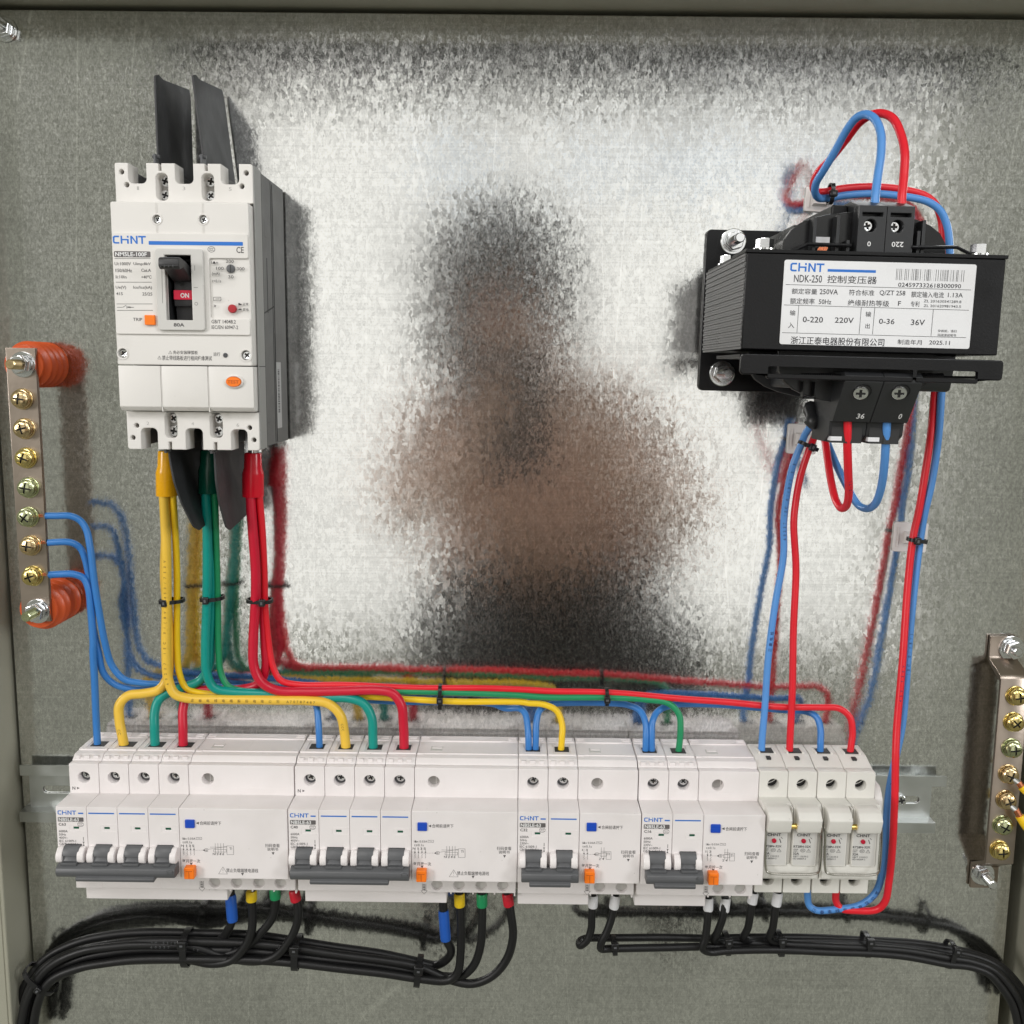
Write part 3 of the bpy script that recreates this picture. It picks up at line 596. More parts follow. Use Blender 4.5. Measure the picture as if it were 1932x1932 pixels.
# ================================================================== MOULDED CASE BREAKER
A = crop(400, 600, 2.415); B = crop(400, 1200, 2.415)
mo = (-175.7, 0, 30); mc = thing('moulded_case_breaker', mo, 'large three-pole ivory breaker with a black toggle showing ON, at upper left', 'circuit breaker')
def mA(cx, cy, z): p = A(cx, cy, z); return (p.x-mo[0], p.z-mo[2])
def mB(cx, cy, z): p = B(cx, cy, z); return (p.x-mo[0], p.z-mo[2])
xl, xr = -36.2, 36.2; ztop, zbot = mA(145, 122, 72)[1], mB(250, 1440, 72)[1]
zft, zfb, zm = mA(100, 497, 80)[1], mB(178, 1068, 80)[1], mB(155, 627, 80)[1]
hb = join(box(xl+1.2, xr-3, 3, 57.5, zbot+13, ztop-13), box(xl+1, xl+3.4, 18.2, 57, zbot+1, ztop-1), box(xr-3, xr-.4, 3, 57, zbot+1, ztop-1), *[box(xx-1.4, xx+1.4, 18.2, 57, zbot+1.2, ztop-1.2) for xx in (-12, 12)], box(xl+1, xr-3.1, 2.8, 18, zbot+1.1, ztop-1.1))
hs = obj('base_housing', hb, 'darkside', mc, bevel=.3)
obj('side_moulding', join(box(xr-.4, xr-.15, 36, 56.5, zbot+14, ztop-16), box(xr-.4, xr-.1, 40, 50, ztop-34, ztop-24)), 'darkside', hs, bevel=.1)
obj('side_seam', join(box(xr-.35, xr-.25, 33.6, 34.3, zbot+2, ztop-2), box(xr-.35, xr-.2, 30, 31, -30, -10)), 'void', hs)
obj('side_seam', join(box(xr-.2, xr-.05, 30.6, 31.3, zbot+2, ztop-3), box(xr-.2, xr-.03, 46, 46.8, ztop-75, ztop-45), *[box(xr-.2, xr-.03, 31.5+k*1.6, 33.2+k*1.6, 4.6-k*.35, 5.3-k*.35) for k in range(15)], box(xr-.1, xr+.6, 57.4, 57.8, zbot+1, ztop-1), box(xr-.1, xr+.62, 57.5, 71, zm-.2, zm+.2)), 'void', hs)
sl = obj('side_label', box(xr-.38, xr-.2, 19, 30, mB(1690, 1245, 35)[1], mB(1690, 600, 35)[1]), 'stickg', hs)
z0 = mB(1690, 1245, 35)[1]; z1 = mB(1690, 600, 35)[1]; bars = []; zz = z0+9
while zz < z1-4:
    h = R.choice((.25, .4, .6)); bars.append(box(xr-.2, xr-.14, 23, 27, zz, zz+h)); zz += h+R.choice((.3, .5))
obj('side_barcode', join(*bars), 'inkd', hs)
def cap(cx0, cy0, cx1, cy1, f, z=72): a, b = f(cx0, cy0, z), f(cx1, cy1, z); return rr(a[0], a[1], b[0], b[1], 2.6, 5)
# upper terminal cover with three U notches
ti = zft+1
def notch(a, b, yb, f, top):
    p, q = f(a, yb, 72), f(b, yb, 72); s = 1 if top else -1; e = ztop if top else zbot
    x0, x1, zb_ = p[0], q[0], p[1]; rad = 2.6; k = 4; pts = []
    pts.append((x0, e))
    for i in range(k+1): t = math.pi*(1+i/k/2); pts.append((x0+rad+rad*math.cos(t), zb_+s*(rad+rad*math.sin(t))))
    for i in range(k+1): t = math.pi*(1.5+i/k/2); pts.append((x1-rad+rad*math.cos(t), zb_+s*(rad+rad*math.sin(t))))
    pts.append((x1, e)); return pts
def slit(a, b, yb, f, top):
    p, q = f(a, yb, 72), f(b, yb, 72); e = ztop if top else zbot; return [(p[0], e), (p[0], p[1]), (q[0], p[1]), (q[0], e)]
o = [(xl, ti), (xl, ztop-.5), (xl+.5, ztop)]+notch(275, 450, 322, A and mA, True)+slit(562, 592, 200, mA, True)+notch(727, 903, 325, mA, True)+slit(1010, 1040, 200, mA, True)+notch(1170, 1345, 330, mA, True)+[(xr-1, ztop), (xr, ztop-1), (xr, ti)]
hs_ = [circ(*mA(a, b, 72), 1.35, k=12)[::-1] for a, b in ((207, 210), (257, 335), (1412, 222), (1370, 350))]
ck = [cap(535, 222, 662, 488, mA)[::-1], cap(978, 226, 1106, 490, mA)[::-1]]
tcv = obj('terminal_cover', sheet(o[::-1], hs_+ck, 57.6, 72, .45), 'ivory', mc)
obj('side_shade_sheet', box(xr-.2, xr+.55, 57.6, 71.6, zbot+.6, ztop-.6), 'ivoryshade', mc, bevel=.2)  # ivory side in shade: the darkness is in this sheet's colour
ti2 = zfb-.6
o = [(xl+.4, ti2), (xr, ti2), (xr, zbot+1), (xr-1, zbot)]+notch(1265, 1422, 1250, mB, False)[::-1]+slit(1100, 1130, 1375, mB, False)[::-1]+notch(825, 990, 1240, mB, False)[::-1]+slit(662, 692, 1370, mB, False)[::-1]+notch(393, 553, 1235, mB, False)[::-1]+[(xl+1.4, zbot), (xl+.4, zbot+1)]
hs_ = [circ(*mB(a, b, 72), 1.35, k=12)[::-1] for a, b in ((353, 1213), (318, 1330), (1445, 1235), (1487, 1353))]
ck = [cap(622, 1088, 750, 1336, mB)[::-1], cap(1058, 1095, 1188, 1336, mB)[::-1]]
bcv = obj('terminal_cover', sheet(o[::-1], hs_+ck, 57.6, 72, .45), 'ivory', mc)
wl = []
for (a, b, c, e, f) in ((535, 222, 662, 488, mA), (978, 226, 1106, 490, mA), (622, 1088, 750, 1336, mB), (1058, 1095, 1188, 1336, mB)):
    p, q = f(a, b, 72), f(c, e, 72); wl.append(box(p[0], q[0], 57.4, 62, q[1], p[1]))
obj('screw_recess_floor', join(*wl), 'frame', mc)
for a, b, rr_, m in ((640, 300, 2.9, mA), (640, 436, 2.6, mA), (1082, 303, 2.9, mA), (1082, 442, 2.6, mA), (722, 1143, 2.6, mB), (722, 1265, 2.9, mB), (1158, 1148, 2.6, mB), (1152, 1272, 2.9, mB)):
    p = m(a, b, 64); put_screw(mc, (p[0]-.6, -62, p[1]), rr_, 'chrome', 'cover_screw', 2.0)
# conductors glimpsed through the notches
for xx in (-24.3, .2, 24.3):
    obj('terminal_pad', box(xx-4.6, xx+4.6, 18, 27, ztop-14, ztop-4), 'chrome', mc, bevel=.4)
    obj('terminal_bolt', mv(lathe([(3.6, 27), (3.6, 30), (3, 30.6)], 16), xx+1.2, 0, ztop-8), 'chrome', mc)
    obj('terminal_bolt', mv(lathe([(3.6, 27), (3.6, 30), (3, 30.6)], 16), xx+1.2, 0, zbot+8), 'chrome', mc)
# front cover with toggle opening
w0, w1 = mA(628, 1015, 82), mA(902, 1645, 82); hole = [(w0[0], w0[1]), (w0[0], w1[1]), (w1[0], w1[1]), (w1[0], w0[1])]
s1, s2 = mA(548, 668, 80), mA(996, 670, 80)
s3, s4 = mB(216, 515, 80), mB(1412, 535, 80)
fc = sheet(rr(xl, zm+.25, xr-.6, zft, 1.0), [hole, circ(s1[0], s1[1], 2.25)[::-1], circ(s2[0], s2[1], 2.25)[::-1], circ(s3[0]+.2, s3[1], 2.5)[::-1], circ(s4[0]-.1, s4[1], 2.6)[::-1]], 57.7, 80, .5)
fcx = [fc]
for s in (s1, s2):
    fcx.append(mv(lathe([(2.95, 79.5), (2.95, 80.35), (2.3, 80.35), (2.3, 79.5)], 24, False), s[0], 0, s[1]))
    fcx.append(box(s[0]-.45, s[0]-.2, 79.9, 80.2, s[1]+2.8, zft-.3)); fcx.append(box(s[0]+.2, s[0]+.45, 79.9, 80.2, s[1]+2.8, zft-.3)); fcx.append(box(s[0]-.45, s[0]-.2, 79.9, 80.2, mA(0, 795, 80)[1], s[1]-2.8)); fcx.append(box(s[0]+.2, s[0]+.45, 79.9, 80.2, mA(0, 795, 80)[1], s[1]-2.8))
fcx.append(sheet(rr(xl, s3[1]-3.4, s3[0]+3.4, s3[1]+3.4, 3), [circ(s3[0]+.2, s3[1], 2.6)[::-1]], 80, 80.35, .12)); fcx.append(sheet(rr(s4[0]-3.5, s4[1]-3.4, xr-.7, s4[1]+3.4, 3), [circ(s4[0]-.1, s4[1], 2.7)[::-1]], 80, 80.35, .12))
obj('front_cover', join(*fcx), 'ivory', mc)
for s, q in ((s1, 1.9), (s2, 1.9), (s3, 2.2), (s4, 2.3)): put_screw(mc, (s[0]+.2, -77.0, s[1]-.1), q, 'chrome', 'cover_screw', 1.8)
# raised name plate with its stepped right side
def P80(cx, cy, f=mA): a = f(cx, cy, 81); return (a[0], a[1])
xa, xb = xl+.5, xr-1.0
zt_, zn1, zn2, zl_ = P80(0, 797)[1], P80(0, 1035)[1], P80(0, 1617)[1], P80(0, 1775)[1]; xn = P80(1062, 1300)[0]
npl = rnd([(xa, zt_), (xa, zl_), (xb, zl_), (xb, zn2), (xn, zn2), (xn, zn1), (xb, zn1), (xb, zt_)], 1.3, 4)
obj('name_plate', sheet(npl, [hole], 79.8, 81.2, .35), 'ivory', mc)
f0, f1 = mA(528, 950, 83), mA(1018, 1745, 83)
tf = obj('toggle_frame', sheet(rr(f0[0], f1[1], f1[0], f0[1], 1.8, 5), [hole], 80, 83.2, .5), 'frame', mc)
obj('toggle_well', join(box(w0[0]-.2, w1[0]+.2, 60, 62, w1[1]-.2, w0[1]+.2), box(w0[0]-.5, w0[0]+.02, 60, 79, w1[1], w0[1]), box(w1[0]-.02, w1[0]+.5, 60, 79, w1[1], w0[1]), box(w0[0], w1[0], 60, 79, w0[1]-.02, w0[1]+.5)), 'black', tf)
p, q = mA(690, 1265, 74), mA(897, 1640, 74)
obj('toggle_drum', join(prism([(62, w0[1]-1), (72, w0[1]-4), (75.5, p[1]), (76.5, mA(0, 1480, 76)[1]), (76, mA(0, 1500, 76)[1]), (74, mA(0, 1510, 76)[1]), (73, w1[1]+.5), (62, w1[1]+.5)], w0[0]+2, w1[0]-.2, .3)), 'dkgrey', mc)
p, q = mA(712, 1445, 77), mA(893, 1355, 77)
fl = obj('on_flag', box(p[0], q[0], 75.5, 77.0, p[1], q[1]), 'onred', mc, bevel=.2)
pp, qq = mA(777, 1428, 77), mA(860, 1382, 77); obj('flag_lettering', T('ON', pp[0], pp[1], qq[0], qq[1], 77.08, .03), 'inkw', fl)
# handle: ribbed block leaning up and out
a0, a1 = mA(592, 1035, 96), mA(800, 1105, 96)
hx0, hx1 = w0[0]+1.6, w1[0]-1.4; b0 = mA(650, 1270, 77)[1]
hp = [(70, b0), (76.5, b0), (90, a1[1]-1.0), (95.5, a1[1]-2.6), (97.5, a1[1]-.5), (97, a0[1]+.2-.8), (95, a0[1]+.3), (86, a0[1]-1.0), (70, a0[1]-6)]
hg = [prism(rnd(hp, .8), hx0, hx1, .6)]
for k in range(5): hg.append(bar3((hx0+.3, -(97.2-.35*k), a1[1]-.8+k*.75), (hx1-.3, -(97.2-.35*k), a1[1]-.8+k*.75), .35, 8))
for k in range(4): hg.append(bar3((hx0+1.2+k*2.1, -97.4, a1[1]-1.6), (hx0+1.2+k*2.1, -95.6, a0[1]-.2), .45, 8))
obj('toggle_handle', join(*hg), 'dkgrey', mc)
# lower covers
xs_ = (xl+.2, mB(590, 800, 80)[0], mB(1045, 800, 80)[0], xr-.5)
for k in range(3):
    u0, u1 = xs_[k]+(.35 if k else 0), xs_[k+1]-(.35 if k < 2 else 0)
    obj('lower_cover', join(prism(rnd([(57.8, zfb), (77.4, zfb), (79.8, zfb+2.3), (79.8, zm-.25), (57.8, zm-.25)], .3), u0, u1, .3)), 'ivory', mc)
obj('cover_ridge', join(box(xs_[1]-.2, xs_[1]+.2, 57.8, 79.4, zfb-.3, zm-.4), box(xs_[2]-.2, xs_[2]+.2, 57.8, 79.4, zfb-.3, zm-.4)), 'ivory', mc)
p = mB(1287, 790, 81)
obj('test_button_ring', mv(xf(lathe([(4.9, 79.6), (4.9, 80.9), (4.3, 81.3), (3.9, 80.8), (3.9, 79.6)], 28, False), Matrix.Diagonal((1, 1, .68, 1))), p[0]+.35, 0, p[1]), 'ivory', mc)
tb = obj('test_button', mv(xf(lathe([(4.0, 79.6), (4.0, 81.2), (3.7, 81.6), (0.01, 81.75)], 28, False), Matrix.Diagonal((1, 1, .66, 1))), p[0]+.15, 0, p[1]), 'orange', mc)
obj('moulded_word', T('TEST', p[0]-2.9, p[1]-.9, p[0]+3.2, p[1]+.9, 81.9, .02), 'mould', tb)
p, q = mA(433, 1690, 82.5), mA(528, 1594, 82.5); obj('trip_button', sheet(rr(p[0], p[1], q[0], q[1], .5), [], 80, 82.8, .3), 'orange', mc)
p = mA(1276, 1533, 82); obj('fault_button', mv(lathe([(2.2, 80.5), (2.2, 82.1), (1.9, 82.5), (.01, 82.6)], 24, False), p[0], 0, p[1]), 'redbtn', mc)
p = mA(1260, 1146, 81); dl = obj('setting_dial', mv(lathe([(2.2, 79.9), (2.2, 80.9), (2.0, 81.0), (.01, 81.0)], 24, False), p[0], 0, p[1]), 'grey', mc)
obj('dial_slot', q4(p[0]-.22, p[1]-1.9, p[0]+.22, p[1]+1.9, 81.04), 'void', dl)
p = mB(1210, 533, 80.5); obj('running_lamp', mv(lathe([(1.25, 79.8), (1.25, 80.4), (.8, 80.5), (.7, 80.1), (.01, 80.2)], 18, False), p[0], 0, p[1]), 'grey', mc)
# print
ink, blu, fnt = [], [], []
def ta(s, a, b, c, e, bold=.008, z=81.2, lst=None): p, q = mA(a, e, z), mA(c, b, z); (ink if lst is None else lst).append(T(s, p[0], p[1], q[0], q[1], z+.07, bold))
def tb_(s, a, b, c, e, bold=.008, z=80.0, lst=None): p, q = mB(a, e, z), mB(c, b, z); (ink if lst is None else lst).append(T(s, p[0], p[1], q[0], q[1], z+.07, bold))
p, q = mA(126, 904, 81.2), mA(442, 830, 81.2); blu.append(LOGO(p[0], p[1], q[0], q[1], 81.27))
p, q = mA(471, 908, 81.2), mA(1380, 884, 81.2); blu.append(sheet(rr(p[0], p[1]-.4, q[0], q[1]-.25, .3), [], 81.23, 81.28, 0))
obj('maker_mark', join(*blu), 'inkb', mc)
p, q = mA(137, 1035, 81.2), mA(487, 980, 81.2); ns = obj('name_strip', sheet(rr(p[0], p[1], q[0], q[1], .6), [], 81.23, 81.29, 0), 'plateg', mc)
wl = []; ta('NM5LE-100F', 148, 988, 452, 1026, .02, 81.26, wl); obj('strip_lettering', join(*wl), 'inkw', ns)
for s, a, b, c, e in (('Ui:1000V', 142, 1084, 298, 1114), ('Uimp:8kV', 324, 1086, 490, 1120), ('f:50/60Hz', 148, 1147, 308, 1180), ('Cat.A', 398, 1148, 492, 1177), ('Ii:10In', 153, 1211, 256, 1240), ('+40℃', 400, 1211, 498, 1242), ('Ue(V)', 153, 1312, 252, 1347), ('Icu/Ics(kA)', 323, 1313, 502, 1348), ('415', 158, 1374, 220, 1402), ('25/25', 410, 1376, 505, 1406), ('TRIP', 320, 1622, 408, 1651),
                       ('IΔn', 1078, 1072, 1140, 1099), ('200', 1216, 1060, 1292, 1090), ('100', 1122, 1128, 1195, 1157), ('300', 1322, 1131, 1396, 1163), ('(mA)', 1082, 1180, 1155, 1216), ('30', 1240, 1209, 1290, 1240), ('t<0.1s', 1084, 1252, 1170, 1279), ('正常', 1380, 1476, 1433, 1502), ('漏电', 1380, 1528, 1436, 1556), ('GB/T 14048.2', 1077, 1642, 1312, 1675), ('IEC/EN 60947-2', 1079, 1696, 1334, 1729), ('CE', 1318, 936, 1388, 996)):
    ta(s, a, b, c, e, .012)
ta('80A', 712, 1672, 815, 1706, .025, 83.2)
def la(a, b, c, e, w=.25, z=81.2): p, q = mA(a, b, z), mA(c, e, z); ink.append(ln(p[0], p[1], q[0], q[1], w, z+.07))
for a, b, c, e in ((140, 1049, 488, 1049), (153, 1277, 500, 1277), (160, 1487, 508, 1487), (165, 1549, 512, 1549), (165, 1519, 220, 1519), (222, 1519, 252, 1500), (260, 1505, 260, 1534), (262, 1519, 328, 1519), (1098, 1422, 1168, 1422), (1168, 1422, 1168, 1456), (1168, 1456, 1098, 1456), (1098, 1456, 1098, 1422), (1115, 1440, 1155, 1438)): la(a, b, c, e)
for k in range(3): la(272+k*9, 1511, 280+k*9, 1527)
la(1100, 1495, 1120, 1515); la(1100, 1518, 1122, 1500); la(1112, 1495, 1112, 1520); ink.append(tri(*mA(1345, 1490, 81.2), .6, 81.27, 'D')); ink.append(q4(*mA(1338, 1500, 81.2), *mA(1368, 1485, 81.2), 81.27)); ink.append(q4(*mA(1338, 1548, 81.2), *mA(1368, 1533, 81.2), 81.27))
la(915, 1115, 915, 1165, .18, 83.2); la(905, 1328, 945, 1328, .18, 83.2); la(597, 1130, 605, 1480, .18, 83.2); p = mA(930, 1485, 83.2); ink.append(ring2(p[0], p[1], .85, .85, .18, 83.27))
ink.append(CCC(*mA(1076, 960, 81.2), 1.95, 81.27))
tb_('务必安装隔弧板', 706, 490, 945, 524); tb_('禁止带线路板进行相间绝缘测试', 602, 540, 1080, 582); tb_('运行', 1096, 505, 1160, 542)
ink.append(warn(*mB(679, 506, 80), .95, 80.07, .14)); ink.append(warn(*mB(574, 557, 80), .95, 80.07, .14))
obj('printed_text', join(*ink), 'inkg', mc)
for s, a, b, c, e, f in (('1', 358, 352, 376, 386, mA), ('3', 798, 354, 824, 389, mA), ('5', 1245, 360, 1272, 395, mA), ('2', 450, 1175, 475, 1208, mB), ('4', 884, 1180, 907, 1210, mB), ('6', 1320, 1190, 1344, 1225, mB)):
    p, q = f(a, e, 72), f(c, b, 72); fnt.append(T(s, p[0], p[1], q[0], q[1], 72.07, 0))
obj('moulded_digits', join(*fnt), 'faint', mc)
# ------------------------------------------------------------------ phase barriers
BP = crop(550, 250, 3.22); BQ = crop(550, 1700, 2.972)
def barrier(x, pts, bend, label):          # pts (distance, Z); bend(Z, d) -> sideways shift
    g = flat(rnd(pts, 1.2), [], 1.1, .12); me = ([], [], [])
    # cut into strips so that it can bend
    import bmesh
    bm = bmesh.new(); V = [bm.verts.new((v.z, -v.x, v.y)) for v in g[0]]
    for f in g[1]:
        try: bm.faces.new([V[i] for i in reversed(f)])
        except ValueError: pass
    zs = [p[1] for p in pts]; lo, hi = min(zs), max(zs)
    for k in range(1, 14):
        bmesh.ops.bisect_plane(bm, geom=bm.verts[:]+bm.edges[:]+bm.faces[:], plane_co=(0, 0, lo+(hi-lo)*k/14), plane_no=(0, 0, 1))
    bm.verts.index_update()
    vs = [Vector((v.co.x+x+bend(v.co.z, -v.co.y), v.co.y, v.co.z)) for v in bm.verts]; fs = [tuple(v.index for v in f.verts) for f in bm.faces]; bm.free()
    b = thing('phase_barrier', (x, -30, (lo+hi)/2), label, 'insulating barrier', 'charcoal barriers between the phases')
    og = Vector((x, -30, (lo+hi)/2)); vs = [v-og for v in vs]
    obj('barrier_sheet', (vs, fs, [0]*len(fs)), 'barrier', b)
    return b, og
ztb = BP(250, 1300, 62).z
def topb(x0, bend, label, cxm):
    zt1 = BP(cxm, 150, 62).z; zbk = BP(cxm+370, 372, 6).z
    b, og = barrier(x0, [(62, ztb-4), (62, zt1-1), (57, zt1+1.2), (50, zt1+.6), (7, zbk+.6), (5, zbk-3), (5, ztb-16), (40, ztb-16)], bend, label)
    obj('locating_peg', join(mv(bar3((-1.9, -64-og.y-0, 0), (1.9, -64-og.y, 0), 1.0, 8), x0-og.x, 0, ztb+3-og.z), mv(bar3((-1.9, 0, 0), (1.9, 0, 0), 1.2, 8), x0-og.x, -66-og.y, ztb-3-og.z), box(x0-og.x-.5, x0-og.x+.5, 60+og.y, 67+og.y, ztb-5-og.z, ztb+4-og.z)), 'grey', b)
x1 = BP(252, 1250, 63).x; x2 = BP(850, 1250, 63).x
topb(x1, lambda z, dd: 0, 'upper left charcoal phase barrier standing above the large breaker', 245)
topb(x2, lambda z, dd: -5.6*(max(0, z-ztb)/52)**1.0, 'upper right charcoal phase barrier, bent slightly to the left', 745)
zbb = BQ(380, 300, 62).z
def botb(x0, zlow, bend, label):
    b, og = barrier(x0, [(63, zbb+6), (63, zbb-18), (60, zbb-30), (52, zlow+3), (45, zlow), (6, zlow+4), (5, zlow+8), (5, zbb+16), (50, zbb+16)][::-1], bend, label)
    obj('locating_peg', join(mv(bar3((-1.9, 0, 0), (1.9, 0, 0), 1.0, 8), x0-og.x, -65-og.y, zbb+.5-og.z), mv(bar3((-1.6, 0, 0), (1.6, 0, 0), 1.3, 10), x0-og.x, -69-og.y, zbb+5-og.z), box(x0-og.x-.5, x0-og.x+.5, 60+og.y, 69+og.y, zbb-1-og.z, zbb+6-og.z)), 'grey', b)
zl3 = BQ(640, 1250, 45).z
botb(BQ(372, 250, 63).x, zl3, lambda z, dd: 10.5*(max(0, zbb-2-z)/50)**1.35, 'lower left charcoal phase barrier between yellow and green wires, curving right')
botb(BQ(912, 250, 63).x, zl3+.3, lambda z, dd: 2.2*(max(0, zbb-2-z)/50)**1.6, 'lower right charcoal phase barrier between green and red wires')

# ================================================================== WIRES
K = crop(200, 2300, 1932/1900); RR = crop(2000, 2300, 1932/2096); LA = crop(0, 1300, 892/600)
T1 = crop(2700, 400, 1932/1396); T2 = crop(2700, 900, 1932/1396); BL = crop(0, 3400, 1932/2100); BR = crop(2100, 3400, 1932/1996); U5 = crop(3300, 2900, 1208/500)
U = lambda x, y, z=0: W(x, y, z)
PATHS = {}
def wire(name, key, pts, rad, m, label, cat, group, text=None, k=12, sub=7):
    P = smooth_path([p for p in pts], sub); PATHS[key] = (P, rad); ph_ = R.uniform(0, 6); acc = 0; Q = [P[0]]
    for i_ in range(1, len(P)):
        acc += (P[i_]-P[i_-1]).length; am = .32*min(1, i_/8, (len(P)-1-i_)/8)
        Q.append(P[i_]+Vector((math.sin(acc/17+ph_), .5*math.sin(acc/23+ph_*2), math.sin(acc/13+ph_*3)))*am)
    P = Q
    th = thing(name, P[0], label, cat, group)
    og = P[0]
    if key in ('y1', 'g1', 'r1'):
        obj('copper_strands', join(*[bar3(P[-1]-og+Vector((1.8*math.cos(q_), 1.8*math.sin(q_), 1)), P[-1]-og+Vector((1.6*math.cos(q_), 1.5*math.sin(q_), -4)), .5, 6) for q_ in [k_*math.pi/4 for k_ in range(8)]]), 'copper', th)
    obj('insulation', tube([p-og for p in P], rad, k), m, th)
    if text:
        for (s, t0, t1, size, mt) in text:
            obj('printed_text', join(*wire_text([p-og for p in P], rad, s, t0, t1, size)), mt, th)['kind'] = 'stuff'
    return th, og
def wire_text(P, rad, s, t0, t1, size):
    L = [0]
    for a, b in zip(P, P[1:]): L.append(L[-1]+(b-a).length)
    def at(u):
        u = max(0, min(L[-1]-1e-4, u))
        for i in range(len(L)-1):
            if L[i+1] >= u: f = (u-L[i])/(L[i+1]-L[i]+1e-9); return P[i].lerp(P[i+1], f), (P[i+1]-P[i]).normalized()
    out = []; u0, u1 = t0*L[-1], t1*L[-1]; sg = 1 if u1 > u0 else -1; st = (u1-u0)/max(1, len(s))
    for i, ch in enumerate(s):
        if ch == ' ': continue
        c, t = at(u0+st*(i+.5)); t = t*sg; nrm = Vector((0, -1, 0)); nrm = (nrm-t*nrm.dot(t)).normalized(); up = nrm.cross(t)
        g, a, b, c0, e = glyphs(ch, .01); q = size/.73
        def bend(v):
            x_, y_ = (v.x-(a+b)/2)*q, (v.y-.36)*q; an = y_/rad
            return c+t*x_+up*math.sin(an)*(rad+.05)+nrm*math.cos(an)*(rad+.05)
        out.append(([bend(v) for v in g[0]], list(g[1]), [0]*len(g[1])))
    return out
zr = 19
WG = 'wires feeding the breakers from above'
# neutral wires from the left bar
def strand(th, og, a, b): obj('bare_end', bar3(Vector(a)-og, Vector(b)-og, .9, 8), 'copper', th)
w, og = wire('blue_wire', 'n1', [LA(268, 1135, 31), LA(330, 1133, 30), LA(420, 1136, 28), LA(478, 1165, 26), LA(515, 1220, 26), LA(540, 1330, 27), K(182, 20, 27), K(200, 150, 26), K(222, 280, 24), K(250, 370, 22), K(300, 425, 20), K(370, 440, 18), K(460, 443, 14), K(620, 452, 12), K(800, 462, 11), K(960, 478, 12), K(1050, 495, 14), K(1083, 530, 18), K(1092, 580, 22), K(1096, 650, 25), K(1097, 735, 25)], 2.05, 'blue', 'blue wire from the highest wired busbar screw to the C40 breaker', 'wire', WG)
strand(w, og, LA(232, 1135, 34), LA(272, 1135, 31))
w, og = wire('blue_wire', 'n2', [LA(285, 1295, 31), LA(340, 1293, 30), LA(425, 1297, 28), LA(480, 1330, 25), LA(508, 1390, 24), LA(530, 1480, 24), LA(560, 1640, 23), K(172, 180, 22), K(196, 320, 22), K(215, 400, 21), K(262, 445, 18), K(330, 463, 15), K(450, 462, 11), K(800, 480, 8), K(1300, 510, 8), K(1800, 525, 8), RR(20, 492, 9), RR(75, 492, 13), RR(95, 512, 17), RR(103, 560, 22), RR(105, 600, 25), RR(105, 668, 25)], 2.05, 'blue', 'blue wire from the middle wired busbar screw to the C32 breaker', 'wire', WG)
strand(w, og, LA(245, 1293, 34), LA(290, 1295, 31))
w, og = wire('blue_wire', 'n3', [LA(287, 1485, 31), LA(340, 1483, 30), LA(440, 1484, 28), LA(500, 1510, 26), LA(528, 1570, 26), LA(540, 1700, 26), LA(552, 1900, 26), K(173, 300, 26), K(182, 450, 25.5), K(188, 560, 25), K(192, 640, 25), K(194, 722, 25)], 2.15, 'blue', 'blue wire from the lowest busbar screw straight down to the C63 breaker', 'wire', WG)
strand(w, og, LA(252, 1483, 34), LA(292, 1485, 31))
# blue links
wire('blue_wire', 'b5', [RR(131, 668, 25), RR(131, 600, 24), RR(133, 540, 21), RR(145, 500, 17), RR(180, 478, 12), RR(260, 470, 9), RR(400, 472, 8), RR(470, 480, 9), RR(515, 500, 14), RR(536, 545, 20), RR(537, 600, 24), RR(535, 675, 25)], 2.05, 'blue', 'blue link wire looping from the C32 breaker to the C16 breaker', 'wire', WG)
wire('blue_wire', 'b6', [RR(560, 675, 25), RR(560, 600, 24), RR(564, 540, 21), RR(585, 500, 16), RR(640, 478, 12), RR(720, 476, 10), RR(900, 486, 10), RR(1050, 496, 11), RR(1130, 502, 13), RR(1166, 520, 17), RR(1182, 560, 21), RR(1183, 620, 25), RR(1178, 690, 26)], 2.05, 'blue', 'blue link wire from the C16 breaker to the right fuse holder', 'wire', WG)
# yellow, green, red phase wires under the boots
zb = 33
wire('yellow_wire', 'y1', [K(474, -350, 27), K(472, -200, 26), K(470, 0, 25), K(478, 120, 22), K(484, 300, 20), K(474, 420, 19), K(440, 468, 20), K(380, 484, 21), K(318, 493, 22), K(284, 530, 23), K(284, 590, 24), K(295, 650, 25), K(303, 703, 25)], 2.95, 'yellow', 'thick pale yellow wire turning left into the C63 breaker', 'wire', WG,
     text=[('CC', .93, .95, 1.6, 'wireink')])
wire('yellow_wire', 'y2', [K(462, -350, 32), K(468, -200, 31), K(475, 0, 30), K(477, 120, 27), K(472, 300, 26), K(478, 420, 26), K(505, 482, 26), K(560, 502, 25), K(700, 508, 24), K(900, 507, 24), K(1050, 510, 24), K(1130, 524, 24), K(1178, 570, 25), K(1196, 640, 25), K(1207, 735, 25)], 2.95, 'yellow', 'thick pale yellow wire printed with black text, bending right into the C40 breaker', 'wire', WG,
     text=[('60227 IEC 01(BV) 450/750V', .47, .16, 1.5, 'wireink'), ('正泰电线电缆股份有限公司', .53, .75, 1.5, 'wireink'), ('A70787487', .76, .83, 1.7, 'wireink'), ('CCC', .915, .935, 1.5, 'wireink')])
wire('yellow_wire', 'y3', [K(499, -350, 31), K(506, -200, 28), K(517, 0, 23), K(519, 120, 21), K(518, 300, 20), K(525, 400, 20), K(555, 460, 19), K(640, 482, 18), K(900, 488, 17), K(1300, 497, 17), K(1440, 505, 18), K(1700, 515, 19), K(1930, 520, 19), RR(100, 474, 19), RR(160, 478, 19), RR(208, 500, 20), RR(229, 550, 22), RR(229, 600, 24), RR(223, 672, 25)], 2.0, 'yellowb', 'thin bright yellow wire running along to the C32 breaker', 'wire', WG)
